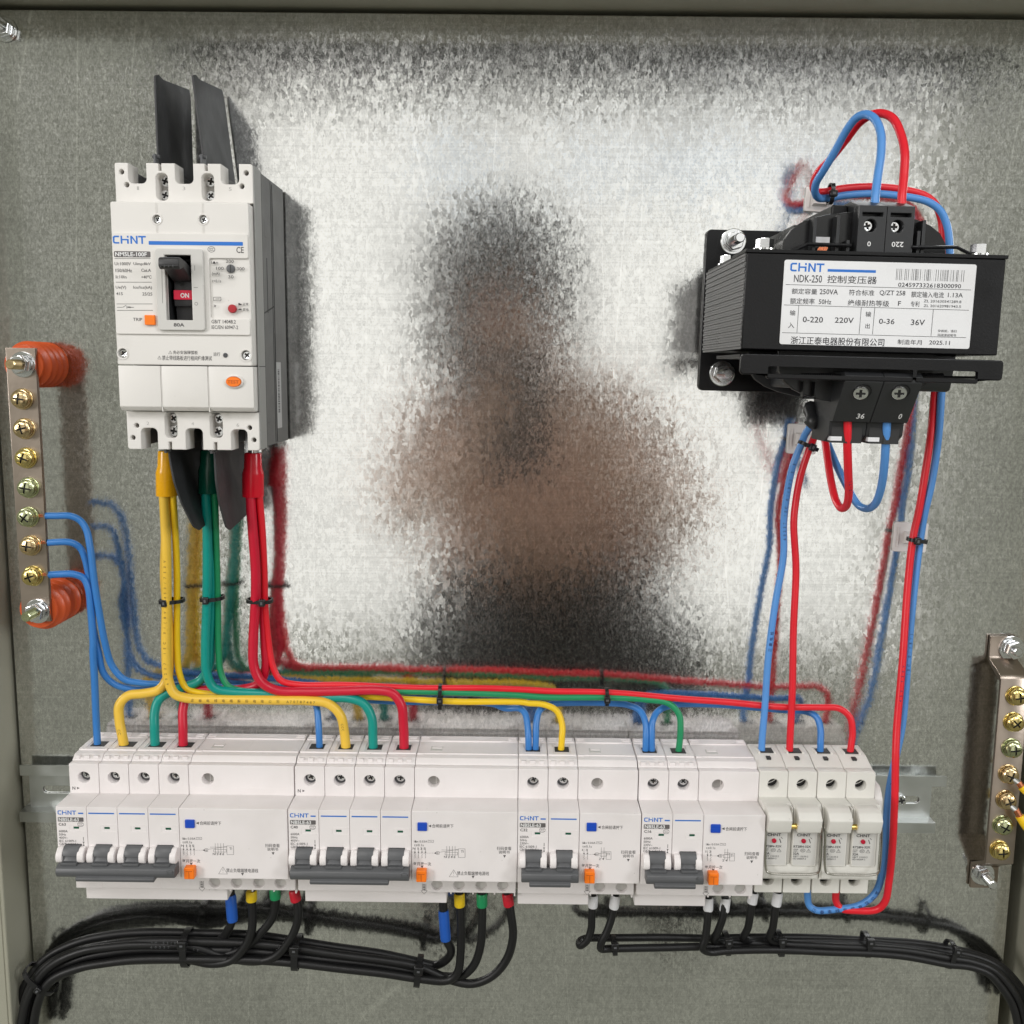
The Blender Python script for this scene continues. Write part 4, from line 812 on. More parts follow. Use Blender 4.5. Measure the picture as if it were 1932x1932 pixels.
wire('green_wire', 'g1', [K(640, -365, 27), K(650, -200, 26), K(662, 0, 22), K(660, 120, 20), K(655, 280, 18), K(648, 370, 17), K(610, 428, 16), K(560, 450, 17), K(480, 480, 18), K(440, 510, 20), K(424, 560, 22), K(424, 620, 24), K(428, 703, 25)], 2.85, 'teal', 'thick teal wire hidden behind the yellow ones, dropping into the C63 breaker', 'wire', WG)
wire('green_wire', 'g2', [K(633, -368, 32), K(638, -200, 31), K(642, 0, 28), K(641, 120, 25), K(632, 300, 24), K(636, 400, 24), K(665, 458, 23), K(730, 476, 22), K(900, 485, 21), K(1130, 496, 21), K(1220, 502, 22), K(1275, 525, 23), K(1306, 580, 24), K(1312, 650, 25), K(1316, 735, 25)], 2.85, 'teal', 'thick teal wire bending right into the C40 breaker', 'wire', WG)
wire('green_wire', 'g3', [K(667, -365, 31), K(674, -200, 28), K(682, 0, 23), K(683, 120, 21), K(683, 300, 20), K(693, 400, 20), K(725, 455, 20), K(790, 474, 20), K(950, 478, 20), K(1300, 474, 20), K(1500, 473, 20), K(1750, 484, 20), K(1930, 490, 20), RR(150, 448, 20), RR(350, 452, 20), RR(540, 460, 20), RR(620, 472, 20), RR(658, 510, 22), RR(664, 570, 24), RR(655, 680, 25)], 2.0, 'green', 'thin green wire running along to the C16 breaker', 'wire', WG)
wire('red_wire', 'r1', [K(826, -352, 27), K(845, -200, 25), K(866, 0, 21), K(865, 120, 19), K(872, 280, 18), K(876, 380, 18), K(850, 440, 16), K(780, 462, 14), K(680, 468, 14), K(600, 472, 15), K(556, 500, 18), K(540, 550, 21), K(539, 620, 24), K(542, 704, 25)], 2.85, 'red', 'thick crimson wire crossing behind and dropping into the C63 breaker', 'wire', WG)
wire('red_wire', 'r2', [K(814, -352, 32), K(823, -200, 31), K(835, 0, 28), K(835, 120, 25), K(828, 280, 24), K(831, 370, 24), K(860, 435, 24), K(920, 470, 23), K(1040, 476, 22), K(1200, 470, 22), K(1330, 468, 23), K(1395, 482, 24), K(1430, 530, 25), K(1438, 610, 25), K(1440, 735, 25)], 2.95, 'red', 'thick crimson wire bending right into the C40 breaker', 'wire', WG)
wire('red_wire', 'r3', [K(849, -350, 31), K(860, -200, 28), K(873, 0, 23), K(877, 120, 20), K(890, 280, 19), K(905, 370, 19), K(935, 425, 19), K(1000, 444, 19), K(1200, 450, 19), K(1600, 460, 19), K(1930, 466, 19), RR(200, 428, 19), RR(400, 436, 19), RR(600, 449, 19), RR(800, 466, 19), RR(1000, 485, 20), RR(1180, 487, 21), RR(1250, 492, 22), RR(1290, 525, 23), RR(1301, 580, 24), RR(1296, 630, 25), RR(1283, 695, 26)], 2.05, 'redb', 'thin bright red wire running the full row to the right fuse holder', 'wire', WG)
# boots
def boot(cx, m, y0, y1, ytop, label, wtop=5.9, wbot=6.3, z=32):
    a = BQ(cx, ytop, z); b = BQ(cx+(2 if m != 'booty' else 6), y1, z-3); mid = a.lerp(b, .42); rings = []
    prof = [(0, wtop*.80, 4.0), (.02, wtop*.84, 4.3), (.34, wtop*.90, 4.8), (.45, wbot*.98, 5.7), (.5, wbot, 5.9), (.97, wbot*1.0, 6.2), (1.0, wbot*.99, 6.1)]
    vs, fs = [], []; k = 22
    for t, rx, ry in prof:
        c = a.lerp(b, t)-a
        for i in range(k): an = 2*math.pi*i/k; vs.append(c+Vector((rx*math.cos(an), ry*math.sin(an), 0)))
    for j in range(len(prof)-1):
        for i in range(k): p, q = j*k+i, j*k+(i+1) % k; fs.append((p, q, q+k, p+k))
    fs = [tuple(reversed(f)) for f in fs]
    solo('cable_boot', ([v+a for v in vs], fs, [0]*len(fs)), m, label, 'cable boot', 'vinyl boots under the large breaker')
    lug = solo('cable_lug', join(box(a.x-4.6, a.x+4.6, z-4, z-1.5, a.z-1, a.z+16), bar3((a.x, -z+2, a.z-2), (a.x, -z+2, a.z+5), 3.4, 14)), 'chrome', label.replace('vinyl boot', 'tinned lug coming out of the boot').replace('boot on', 'lug on'), 'cable lug', 'tinned lugs entering the large breaker')
boot(346, 'booty', 310, 840, 308, 'yellow vinyl boot on the left cables')
boot(850, 'bootg', 300, 808, 300, 'dark green vinyl boot on the middle cables')
boot(1372, 'bootr', 330, 850, 333, 'red vinyl boot on the right cables')
# ------------------------------------------------------------------ transformer wires
TG = 'wires joining the transformer and fuse holders'
wire('light_blue_wire', 't1', [T2(1172, 1080, 100), T2(1168, 1180, 98), T2(1163, 1320, 92), T2(1145, 1450, 82), T2(1108, 1545, 70), T2(1060, 1572, 60), T2(1010, 1550, 52), T2(950, 1450, 46), T2(885, 1310, 40), T2(842, 1200, 34), T2(800, 1120, 28), T2(762, 1110, 24), T2(728, 1150, 21), T2(700, 1220, 18), T2(655, 1330, 17), T2(620, 1480, 16), T2(600, 1640, 16), U(1478, 1050, 17), U(1462, 1150, 18), U(1448, 1250, 20), U(1442, 1340, 23), U(1438, 1400, 25), U(1437, 1440, 26)], 2.15, 'bluelt', 'light blue wire looping below the transformer, then down to the left fuse holder', 'wire', TG,
     text=[('60227 IEC 01(BV) 2.5', .60, .46, 1.6, 'wireinkb'), ('正泰电线', .80, .76, 1.6, 'wireinkb')])
wire('red_wire', 't2', [T2(955, 1080, 100), T2(957, 1200, 98), T2(962, 1350, 92), T2(963, 1490, 82), T2(945, 1560, 72), T2(915, 1568, 64), T2(886, 1520, 57), T2(862, 1420, 50), T2(845, 1300, 43), T2(833, 1200, 36), T2(815, 1140, 28), T2(790, 1150, 23), T2(768, 1190, 19), T2(735, 1270, 17), T2(695, 1390, 17), T2(668, 1520, 17), T2(655, 1650, 18), U(1502, 1080, 18), U(1497, 1200, 20), U(1494, 1300, 23), U(1491, 1390, 25), U(1489, 1445, 26)], 2.15, 'redb', 'bright red wire looping tightly below the transformer, then to the left fuse holder', 'wire', TG,
     text=[('IZ-7L', .13, .10, 1.4, 'wireinkb')])
wire('light_blue_wire', 't3', [T1(1106, 600, 95), T1(1110, 540, 94), T1(1122, 420, 90), T1(1138, 290, 86), T1(1135, 180, 82), T1(1100, 105, 76), T1(1050, 83, 70), T1(1000, 105, 64), T1(950, 170, 58), T1(890, 280, 50), T1(830, 380, 42), T1(785, 455, 34), T1(777, 510, 28), T1(800, 545, 22), T1(860, 543, 19), T1(950, 530, 18), T1(1100, 520, 18), T1(1270, 532, 19), T1(1400, 560, 20), T1(1470, 610, 20), T1(1510, 700, 20), T1(1523, 840, 20), T2(1520, 400, 20), T2(1500, 700, 20), T2(1480, 900, 20), T2(1462, 1150, 20), T2(1420, 1420, 19), T2(1380, 1600, 18), U(1738, 1008, 17), U(1727, 1100, 18), U(1713, 1230, 22), U(1703, 1368, 28), U(1691, 1430, 32), U(1678, 1490, 34), U(1671.5, 1545, 34), U(1669, 1602, 34), U(1664, 1650, 33), U(1650, 1688, 32), U(1622, 1709, 31), U(1580, 1716, 30), U(1540, 1717, 29), U(1527, 1708, 28), U(1523, 1685, 28), U(1522, 1655, 28)], 2.15, 'bluelt', 'light blue wire arching over the transformer and running down to the right fuse holder', 'wire', TG,
     text=[('IEC 01(BV)', .70, .66, 1.6, 'wireinkb'), ('2.5mm', .80, .775, 1.6, 'wireinkb'), ('正泰电线电缆有限公司', .97, .90, 2.0, 'wireinkb')])
wire('red_wire', 't4', [T1(1255, 600, 95), T1(1258, 540, 94), T1(1268, 420, 90), T1(1270, 290, 86), T1(1248, 190, 80), T1(1205, 105, 74), T1(1150, 78, 68), T1(1090, 84, 62), T1(1020, 130, 55), T1(950, 220, 48), T1(860, 330, 41), T1(795, 400, 34), T1(770, 460, 28), T1(775, 500, 23), T1(820, 508, 20), T1(930, 492, 17), T1(1100, 484, 15), T1(1270, 498, 14), T1(1380, 525, 14), T1(1440, 570, 14), T1(1475, 650, 14), T1(1485, 780, 14), T2(1480, 400, 14), T2(1460, 700, 15), T2(1442, 900, 16), T2(1418, 1150, 18), T2(1378, 1400, 19), T2(1345, 1600, 19), U(1724, 1008, 19), U(1714, 1100, 21), U(1703, 1230, 27), U(1693, 1368, 34), U(1691, 1426, 38), U(1689.4, 1485, 40), U(1686, 1543.6, 40), U(1682.5, 1602, 39), U(1677.5, 1660, 38), U(1670, 1702, 36), U(1654, 1717, 34), U(1615, 1719, 32), U(1588, 1715, 30), U(1578, 1702, 29), U(1577, 1680, 28), U(1577, 1650, 28)], 2.2, 'redb', 'bright red wire arching over the transformer and running down to the right fuse holder', 'wire', TG,
     text=[('450/750V', .735, .70, 1.5, 'wireinkb')])

# ================================================================== TRANSFORMER
to = Vector((174.0, 0, 34.2)); TH = 0.0148
tr = thing('control_transformer', to, 'black control transformer with a white rating label, upper right', 'transformer', None, TH)
Ri = Matrix.Rotation(-TH, 3, 'Y')
def tl(p): q = Ri @ (Vector(p)-to); return (q.x, q.z)
def t1(a, b, z): return tl(T1(a, b, z))
def t2(a, b, z): return tl(T2(a, b, z))
cxl, cxr = -63.2, 62.8; czt, czb = 23.0, -23.2
lam = []; k = 0; nl = 34; h = (czt-czb)/nl
for i in range(nl):
    e = R.uniform(-.12, .12); lam.append(box(cxl-.1+e-(.35 if i % 2 else 0), cxr+.1+(.35 if i % 2 else 0), 14, 113.4, czb+i*h+.12, czb+(i+1)*h-.12))
st = obj('lamination_stack', join(*lam), 'lam', tr); st['kind'] = 'stuff'
obj('front_yoke', join(box(cxl, cxr, 60, 115, czb, czt)), 'blackpaint', tr, bevel=.5)
obj('side_lamination_mask', box(cxl+1, cxr-1, 16, 60, czb, czt), 'blackpaint', tr)
tr.children[1].location.x = 0
# upper clamp plates
zt0 = czt
obj('upper_clamp', join(box(cxl-.6, cxr+.8, 84, 115.6, zt0+.05, zt0+1.9), box(cxl+.5, cxl+18, 14, 84, zt0+.05, zt0+1.7), box(cxr-18, cxr, 14, 84, zt0+.05, zt0+1.7)), 'blackpaint', tr, bevel=.3)
lip = [t1(640, 838, 110), t1(740, 795, 110), t1(980, 803, 110)]
cg = []
for P in ([(610, 846), (650, 838), (735, 797), (975, 806)], [(1310, 815), (1560, 815), (1630, 850), (1690, 856)]):
    q = [Vector((t1(a, b, 108)[0], -108, t1(a, b, 108)[1])) for a, b in P]; obj('spring_bar', tube(q, .9, 8), 'blackpaint', tr)
# bolts on the clamps
def bolt_up(a, b, z, rad=4.1, hh=4.6):
    p = t1(a, b, z)
    g = join(bar3((p[0], -z, zt0+1.9), (p[0], -z, zt0+3.1), rad*1.35, 20), tube([Vector((p[0], -z, zt0+3.1)), Vector((p[0], -z, zt0+3.1+hh))], rad, 6), bar3((p[0], -z, zt0+3.1+hh), (p[0], -z, zt0+3.4+hh), rad*.8, 12))
    obj('clamp_bolt', g, 'chrome', tr, ang=25)
bolt_up(497, 800, 106, 4.4, 4.6); bolt_up(1688, 820, 106, 4.4, 4.6); bolt_up(290, 870, 36, 3.9, 4.4)
# bobbin and winding
def dome(x0, x1, zb_, zt_, d0, d1, k=14):
    pts = [(x0, zb_)]+[((x0+x1)/2-(x1-x0)/2*math.cos(math.pi*i/k), zb_+(zt_-zb_)*math.sin(math.pi*i/k)**.6) for i in range(k+1)]+[(x1, zb_)]
    return sheet(pts[::-1], [], d0, d1, .4)
a, b, c = t1(590, 850, 100), t1(1510, 850, 100), t1(880, 612, 100)
bf = obj('bobbin_flange', join(dome(a[0], b[0], czt-1, c[1], 96, 99), dome(a[0]-2, b[0]+1, czt-1, c[1]-1, 22, 25), box(a[0]+6, a[0]+8, 24, 97, czt, c[1]-7)), 'gloss', tr)
for x, y in ((748, 640), (875, 625), (935, 760), (1345, 640), (1320, 700)): obj('bobbin_rib', box(t1(x, 700, 100)[0], t1(x, 700, 100)[0]+1.6, 98, 106, czt, t1(0, y, 100)[1]), 'black', tr, bevel=.2)
obj('winding', dome(a[0]+3, b[0]-3, czt-1, c[1]-1.8, 25.2, 95.8), 'gloss', tr)
cp = []
for i in range(6):
    p = t1(785+i*9, 842, 101); q = t1(800+i*9, 815, 101); cp.append(bar3((p[0], -101, p[1]), (q[0], -101, q[1]), .45, 6))
obj('copper_winding', join(*cp), 'copper', tr)
p = t1(812, 775, 101); obj('blue_tape', box(p[0]-4, p[0]+4, 99.6, 101, p[1]-1.5, p[1]+1.5), 'sleevew', tr)
# upper terminal block
def tblock(x0, x1, zb_, zt_, d0, d1, up, screws, lab, dig):
    gg = []; n_ = len(screws); wd_ = (x1-x0)/n_
    blk = None
    for i in range(n_):
        u0, u1 = x0+i*wd_+.12, x0+(i+1)*wd_-.12; sx, sz = screws[i]
        if up:
            holes = [circ(sx, sz, 3.1)[::-1], rr(u0+1.7, zt_-5.3, u1-1.7, zt_-3.4, .2)[::-1]]
            g = [sheet(rr(u0, zb_, u1, zt_, .4), holes, d1-6, d1, .3), prism(rnd([(d0, zb_), (d0, zt_+4), (d1-14, zt_+4), (d1-.6, zt_-.1), (d1-.6, zt_-1), (d1-5.8, zt_-1.0), (d1-5.8, zb_)], .4), u0, u1, .3)]
        else: g = []
        obj('terminal_block', join(*g), 'black', tr)
    return wd_
ux0, ux1 = t1(1012, 700, 108)[0], t1(1325, 700, 108)[0]; uz0, uz1 = t1(1080, 848, 108)[1], t1(1080, 582, 108)[1]
ss = [t1(1082, 695, 108), t1(1232, 700, 108)]
tblock(ux0, ux1, uz0, uz1, 40, 108, True, ss, None, None)
for s in ss: put_screw(tr, (s[0]-.9, -103.6, s[1]), 2.6, 'chrome', 'terminal_screw', 2.2)
obj('block_side', join(box(ux0-8.5, ux0-.2, 40, 92, czt+2, uz1+2.5)), 'blackpaint', tr, bevel=.8)
dg = []
p, q = t1(1063, 810, 108), t1(1085, 783, 108); dg.append(T('0', p[0], p[1], q[0], q[1], 108.07, .01, flip=True))
p, q = t1(1198, 813, 108), t1(1266, 786, 108); dg.append(T('220', p[0], p[1], q[0], q[1], 108.07, .01, flip=True))
# lower bracket
p, q = t2(365, 712, 119), t2(1810, 863, 119); s0, s1_ = t2(505, 850, 119), t2(1683, 806, 119)
lb = rnd([(p[0], q[1]), (q[0], q[1]), (q[0], p[1]), (p[0], p[1])], 2.2, 4)
obj('lower_bracket', join(sheet(lb, [rr(t2(1400, 0, 119)[0], s0[1], s1_[0], s1_[1], 1.2)[::-1], rr(s0[0], s0[1]-.0, t2(1390, 0, 119)[0], s1_[1], 1.2)[::-1]], 116.4, 119.4, .5), box(p[0], q[0], 60, 117, p[1]-1.8, p[1]-.2)), 'blackpaint', tr)
sp = []
for u in list(range(695, 880, 12))+list(range(1365, 1480, 12)):
    c_ = t2(u, 835, 112); sp.append(mv(rot(lathe([(1.3, 0), (1.3, .9)], 8), math.pi/2, 'Z'), c_[0], -112, c_[1]))
obj('spring_threads', join(*sp, bar3((t2(500, 830, 112)[0], -112, t2(500, 830, 112)[1]), (t2(1680, 845, 112)[0], -112, t2(1680, 845, 112)[1]), .7, 6)), 'blackpaint', tr)
# lower bobbin
a, b = t2(400, 860, 60), t2(1440, 880, 60); lw = t2(800, 985, 100)
obj('bobbin_flange', xf(join(dome(t2(560, 860, 98)[0], t2(1430, 860, 98)[0], -(czb+1), -(t2(800, 985, 98)[1]), 95, 99), dome(t2(400, 860, 50)[0], t2(1400, 860, 50)[0], -(czb+1), -(t2(600, 960, 40)[1]), 44, 48)), Matrix.Diagonal((1, 1, -1, 1))), 'black', tr)
obj('winding', prism(rnd([(30, czb+1), (30, lw[1]+7), (90, lw[1]+7), (94, czb+1)], 3)[::-1], t2(560, 860, 60)[0], t2(1400, 860, 60)[0], 1.5), 'black', tr)
p, q = t2(705, 962, 104), t2(785, 868, 104)
obj('bobbin_clip', join(box(p[0], q[0], 100, 104, p[1], p[1]+.8), box(q[0]-.8, q[0], 100, 104, p[1], q[1]), box(p[0], p[0]+.8, 100, 104, p[1], q[1])), 'blackpaint', tr)
# lower terminal block, face leaning back towards its mouth
x0, x1, xm_ = t2(942, 860, 119)[0], t2(1372, 880, 119)[0], t2(1158, 870, 119)[0]
za, zb2, zc, zd = t2(1000, 812, 119)[1], t2(1000, 1090, 104)[1], t2(1000, 1205, 96)[1], t2(1000, 870, 119)[1]
for i, (u0, u1, scx) in enumerate(((x0, xm_-.15, 1038), (xm_+.15, x1, 1250))):
    prof = [(70, za), (116, za), (119, za-2), (118.8, zd), (104, zb2), (100, zb2-.2), (99, zb2-7), (92, zc), (70, zc)]
    g = prism(rnd(prof, .5)[::-1], u0, u1, .35)
    blk = obj('terminal_block', g, 'black', tr)
    sc_ = t2(scx, 925, 117); ang = math.atan2(14.8, zd-zb2)
    cy = -(119-(zd-sc_[1])*14.8/(zd-zb2))
    w_ = xf(lathe([(4.6, -.2), (4.6, .15), (4.0, .17), (4.0, -.2)], 26, False), Matrix.Translation((sc_[0]+.4, cy, sc_[1])) @ Matrix.Rotation(ang, 4, 'X'))
    obj('screw_collar', w_, 'blackpaint', blk)
    obj('screw_well', xf(sheet(circ(0, 0, 4.2), [], .02, .08, 0), Matrix.Translation((sc_[0]+.6, cy, sc_[1])) @ Matrix.Rotation(ang, 4, 'X')), 'void', blk)
    s = put_screw(tr, (sc_[0]-.4, cy-.1, sc_[1]), 3.6, 'chrome', 'terminal_screw', 1.6); s.rotation_euler = (ang, .4, 0)
    mx0, mx1 = u0+1.4, u1-2.0
    obj('mouth', box(mx0, mx1, 90, 99.6, zc-.08, zb2-2.2), 'void', blk)
    obj('mouth_divider', box((mx0+mx1)/2-.2, (mx0+mx1)/2+3.2, 90, 99.9, zc-.2, zb2-4.5), 'black', blk)
    obj('wire_clamp', box(mx0-.4, mx0+5.4, 95, 99.8, zc+1, zc+3.2), 'sleevew', blk)
    def tilt(s, a0, b0, a1, b1):
        p, q = t2(a0, b1, 106), t2(a1, b0, 106); g = T(s, p[0], p[1], q[0], q[1], 0, .01)
        return ([Vector((v.x, -(119.2-(zd-v.z)*14.8/(zd-zb2)), v.z)) for v in g[0]], g[1], g[2])
    dg.append(tilt('36', 1003, 1044, 1048, 1072) if i == 0 else tilt('0', 1233, 1045, 1254, 1074))
obj('terminal_digits', join(*dg), 'inkw', tr)
# black tape lump at the block's left shoulder
p = t2(770, 1040, 80); obj('tape_wrap', mv(xf(lathe([(.1, 0), (3.2, 1), (4.4, 5), (3.4, 9), (4.8, 12), (2.6, 16), (.1, 17)], 7), Matrix.Rotation(.9, 4, 'X')), p[0]+1, -68, p[1]+5), 'black', tr, ang=60)
# mounting feet
a, b = tl(T2(178, 22, 4)), tl(T2(125, 915, 4))
fp = obj('mounting_plate', sheet(rr(a[0], b[1], a[0]+118, a[1], 3, 5), [], .4, 3.4, .4), 'blackpaint', tr, bevel=0)
for (u, v) in ((325, 90), (262, 822)):
    s_ = tl(T2(u, v, 5)); g = mv(join(lathe([(7.6, 3.4), (7.6, 4.4), (7.2, 4.6)], 26), lathe([(6.0, 4.6), (6.0, 5.6)], 22)), s_[0], 0, s_[1]); 
    obj('washer', g, 'chrome', tr, ang=25)
    obj('hex_nut', mv(hexnut(5.6, 5.6, 10), s_[0], 0, s_[1]), 'chrome', tr, ang=25)
    stud = [(2.9, 9)]
    for k in range(9): stud += [(2.9, 10+k*1.0), (2.5, 10.5+k*1.0)]
    obj('stud', mv(lathe(stud+[(2.9, 19.2), (2.9, 22), (2.4, 22.6)], 14), s_[0], 0, s_[1]), 'chrome', tr, ang=25)
# rating label
LC = crop(3050, 1000, 1932/900)
c00, c10, c01 = tl(LC(195, 85, 115.3)), tl(LC(1838, 122, 115.3)), tl(LC(140, 808, 115.3)); c11 = tl(LC(1778, 850, 115.3))
lx0, lx1, lz0, lz1 = (c00[0]+c01[0])/2, (c10[0]+c11[0])/2, (c01[1]+c11[1])/2, (c00[1]+c10[1])/2
lab = obj('rating_label', sheet(rr(lx0, lz0, lx1, lz1, 1.1, 4), [], 115.0, 115.35, .05), 'sticker', tr)
def luv(cx, cy):
    v = (cy-85-(cx-195)*37/1643)/(723); u = (cx-(195-55*v))/(1643-5*v); return (lx0+u*(lx1-lx0), lz1-v*(lz1-lz0))
kk, bb = [], []
def tk(s, a, b, c, e, bold=.008): p, q = luv(a, e), luv(c, b); m_ = (e-b)/2; p = luv(a, e+(0)); q = luv(c, b+(c-a)*37/1643); kk.append(T(s, p[0], p[1], q[0], q[1], 115.42, bold))
for s, a, b, c, e, bo in (('NDK-250', 270, 212, 515, 276, .006), ('控制变压器', 555, 216, 985, 282, .006), ('024597332618300090', 1163, 276, 1705, 313, .008), ('额定容量', 250, 328, 472, 376, .004), ('250VA', 490, 333, 650, 378, .008), ('符合标准', 740, 336, 962, 386, .004), ('Q/ZT 258', 1003, 342, 1228, 390, .008), ('额定输入电流', 1275, 350, 1558, 402, .004), ('1.13A', 1590, 362, 1722, 400, .008),
                      ('额定频率', 235, 410, 450, 462, .004), ('50Hz', 482, 420, 592, 462, .008), ('绝缘耐热等级', 730, 422, 1090, 476, .004), ('F', 1162, 434, 1190, 474, .01), ('专利', 1270, 434, 1348, 482, .004), ('ZL 201630541289.8', 1384, 421, 1708, 444, .006), ('ZL 201620981943.5', 1382, 462, 1705, 484, .006),
                      ('输', 232, 514, 284, 560, .004), ('入', 215, 620, 272, 668, .004), ('输', 883, 524, 935, 570, .004), ('出', 880, 626, 922, 670, .004), ('0-220', 342, 568, 520, 618, .008), ('220V', 618, 574, 784, 622, .008), ('0-36', 998, 584, 1135, 630, .008), ('36V', 1273, 590, 1396, 640, .008),
                      ('浙江正泰电器股份有限公司', 235, 738, 1048, 806, .010), ('制造年月', 1158, 762, 1370, 806, .004), ('2025.11', 1430, 770, 1612, 806, .008), ('安装前，请扫', 1506, 676, 1668, 700, .004), ('码阅读说明书', 1503, 712, 1665, 736, .004)):
    tk(s, a, b, c, e, bo)
def lk(a, b, c, e, w=.22): p, q = luv(a, b), luv(c, e); kk.append(ln(p[0], p[1], q[0], q[1], w, 115.42))
for a, b, c, e in ((200, 296, 1790, 338), (183, 470, 1772, 511), (165, 708, 1750, 746), (311, 475, 292, 708), (848, 487, 828, 718), (964, 490, 943, 720), (1467, 504, 1447, 732)): lk(a, b, c, e)
RB = random.Random(3); u = 1148
while u < 1728:
    w_ = RB.choice((3, 4, 5, 8, 11)); p, q = luv(u, 250), luv(u+w_, 160); zt2, zb3 = luv(1440, 165)[1], luv(1440, 262)[1]; kk.append(q4(p[0], zb3, q[0], zt2, 115.42)); u += w_+RB.choice((4, 6, 8, 9))
p, q = luv(240, 180), luv(535, 112); bb.append(LOGO(p[0], p[1]-.2, q[0], q[1]-.3, 115.42)); p, q = luv(560, 186), luv(975, 164); bb.append(q4(p[0], p[1], q[0], q[1]-.5, 115.42))
obj('label_lettering', join(*kk), 'inkd', lab); obj('maker_mark', join(*bb), 'inkb', lab)

# ================================================================== CABLE TIES AND TIE MOUNTS
def tie(c, wd_, dp, ang, label, head=(0, 0), m='tie', hs=(3.6, 2.6), bw=2.2, tail=0, cat='cable tie', group='black nylon cable ties'):
    """strap round a bundle whose centre is c; ang = bundle direction in the plate's plane (0 = vertical run)"""
    vs, fs = [], []; k = 26; rx, ry = wd_/2+.4, dp/2+.4
    def sup(a, q): return (abs(math.cos(a))**.7*math.copysign(1, math.cos(a))*(rx+q), abs(math.sin(a))**.7*math.copysign(1, math.sin(a))*(ry+q))
    for i in range(k):
        a = 2*math.pi*i/k
        for q, zz in ((0, -bw/2), (.9, -bw/2), (.9, bw/2), (0, bw/2)): x_, y_ = sup(a, q); vs.append(Vector((x_, y_, zz)))
    for i in range(k):
        for j in range(4): a, b = i*4+j, i*4+(j+1) % 4; c_, d_ = ((i+1) % k)*4+(j+1) % 4, ((i+1) % k)*4+j; fs.append((a, d_, c_, b))
    t = thing('cable_tie', c, label, cat, group, ang)
    obj('strap', (vs, fs, [0]*len(fs)), m, t)
    hx, hy = head[0], -(ry+1.4)
    obj('tie_head', join(box(hx-hs[0]/2, hx+hs[0]/2, ry-.2, ry+2.8, -hs[1]/2-.9, hs[1]/2+.9)), m, t, bevel=.5)
    obj('tie_pawl', join(box(hx-.6, hx+.6, ry+2.8, ry+3.1, -.9, .9)), 'grey', t)
    if tail: obj('tie_tail', box(hx-tail if tail < 0 else hx, hx if tail < 0 else hx+tail, ry+.4, ry+1.2, -bw/2, bw/2), m, t)
    return t
tie(K(496, 104, 23), 12.6, 9, -.05, 'cable tie round the yellow wires', (-2.5, 0), tail=6)
tie(K(660, 94, 22.5), 12.0, 9, -.08, 'cable tie round the green wires', (-2.2, 0), tail=6)
tie(K(853, 103, 22), 13.2, 9.5, .02, 'cable tie round the thick red wires', (3.0, 0))
tie(K(1588, 492, 18), 12.5, 8, math.pi/2, 'left cable tie on the wires running above the C40 breaker', (1.0, 0), tail=6, hs=(4.2, 2.0))
tie(RR(393, 448, 19), 8.6, 6, math.pi/2-.02, 'right cable tie on the wires running above the C16 breaker', (.5, 0), tail=4, hs=(4.2, 2.0))
def mount(px0, py0, px1, py1, label, tilt=0.0):
    a, b = U(px0, py0, 2), U(px1, py1, 2); c = (a+b)/2; hw, hh = abs(b.x-a.x)/2, abs(a.z-b.z)/2
    t = thing('tie_mount', (c.x, 0, c.z), label, 'tie mount', 'white adhesive cable tie mounts', tilt)
    obj('base', sheet(rr(-hw, -hh, hw, hh, 1.2), [], .2, 2.0, .4), 'mount', t)
    obj('saddle', join(prism([(1.8, -4), (6, -3), (6, 3), (1.8, 4)][::-1], -4.5, 4.5, .5), box(-hw*.8, -hw*.8+.8, 1.8, 2.6, -hh*.7, hh*.7)), 'mount', t)
    return t
mount(1521, 353, 1572, 400, 'white tie mount behind the wires above the transformer', .05)
mount(1488, 800, 1540, 857, 'white tie mount just below the transformer', .03)
mount(1688, 986, 1748, 1042, 'white tie mount on the plate under the long red and blue wires at right', .03)
tie(T1(862, 520, 20), 9.5, 7, math.pi/2+.05, 'cable tie holding the wires above the transformer', (.6, 0))
tie(T2(735, 1222, 19), 9.6, 7, .42, 'cable tie on the mount below the transformer', (1.5, 0), tail=4)
tie(U(1730, 1019, 18), 9.4, 7, .12, 'cable tie on the mount beside the long red and blue wires', (-1.8, 0), tail=-6)

# ================================================================== BUSBARS
ZB = 33; bx0, bx1 = -295.2, -278.2; bz1, bz0 = 10.1, -151.8; bc = Vector(((bx0+bx1)/2, 0, (bz0+bz1)/2))
nb = thing('neutral_busbar', bc, 'flat metal busbar with seven brassy screws on orange insulators, left edge', 'busbar')
def lb_(v): return v-bc
g = sheet([(bx0, bz0), (bx1, bz0), (bx1, bz1), (bx0, bz1)], [], ZB-3, ZB, .15)
obj('bar', ([lb_(v) for v in g[0]], g[1], g[2]), 'bar', nb)
xc = (bx0+bx1)/2
def insul(zc_, k=0):
    pr = [(11.5, 0)]
    for j in range(4): pr += [(8.5, .2+j*7.2), (12.9, 1.0+j*7.2), (13.7, 2.0+j*7.2), (13.0, 3.0+j*7.2), (8.4, 4.4+j*7.2), (8.2, 6.8+j*7.2)]
    pr += [(11.6, 29.0), (11.2, 29.9)]
    obj('insulator', mv(lathe(pr, 36), xc-bc.x, 0, zc_-bc.z), 'insul', nb, ang=50)
i1, i2 = LA(140, 235, ZB), LA(228, 1700, ZB)
insul(i1.z); insul(i2.z)
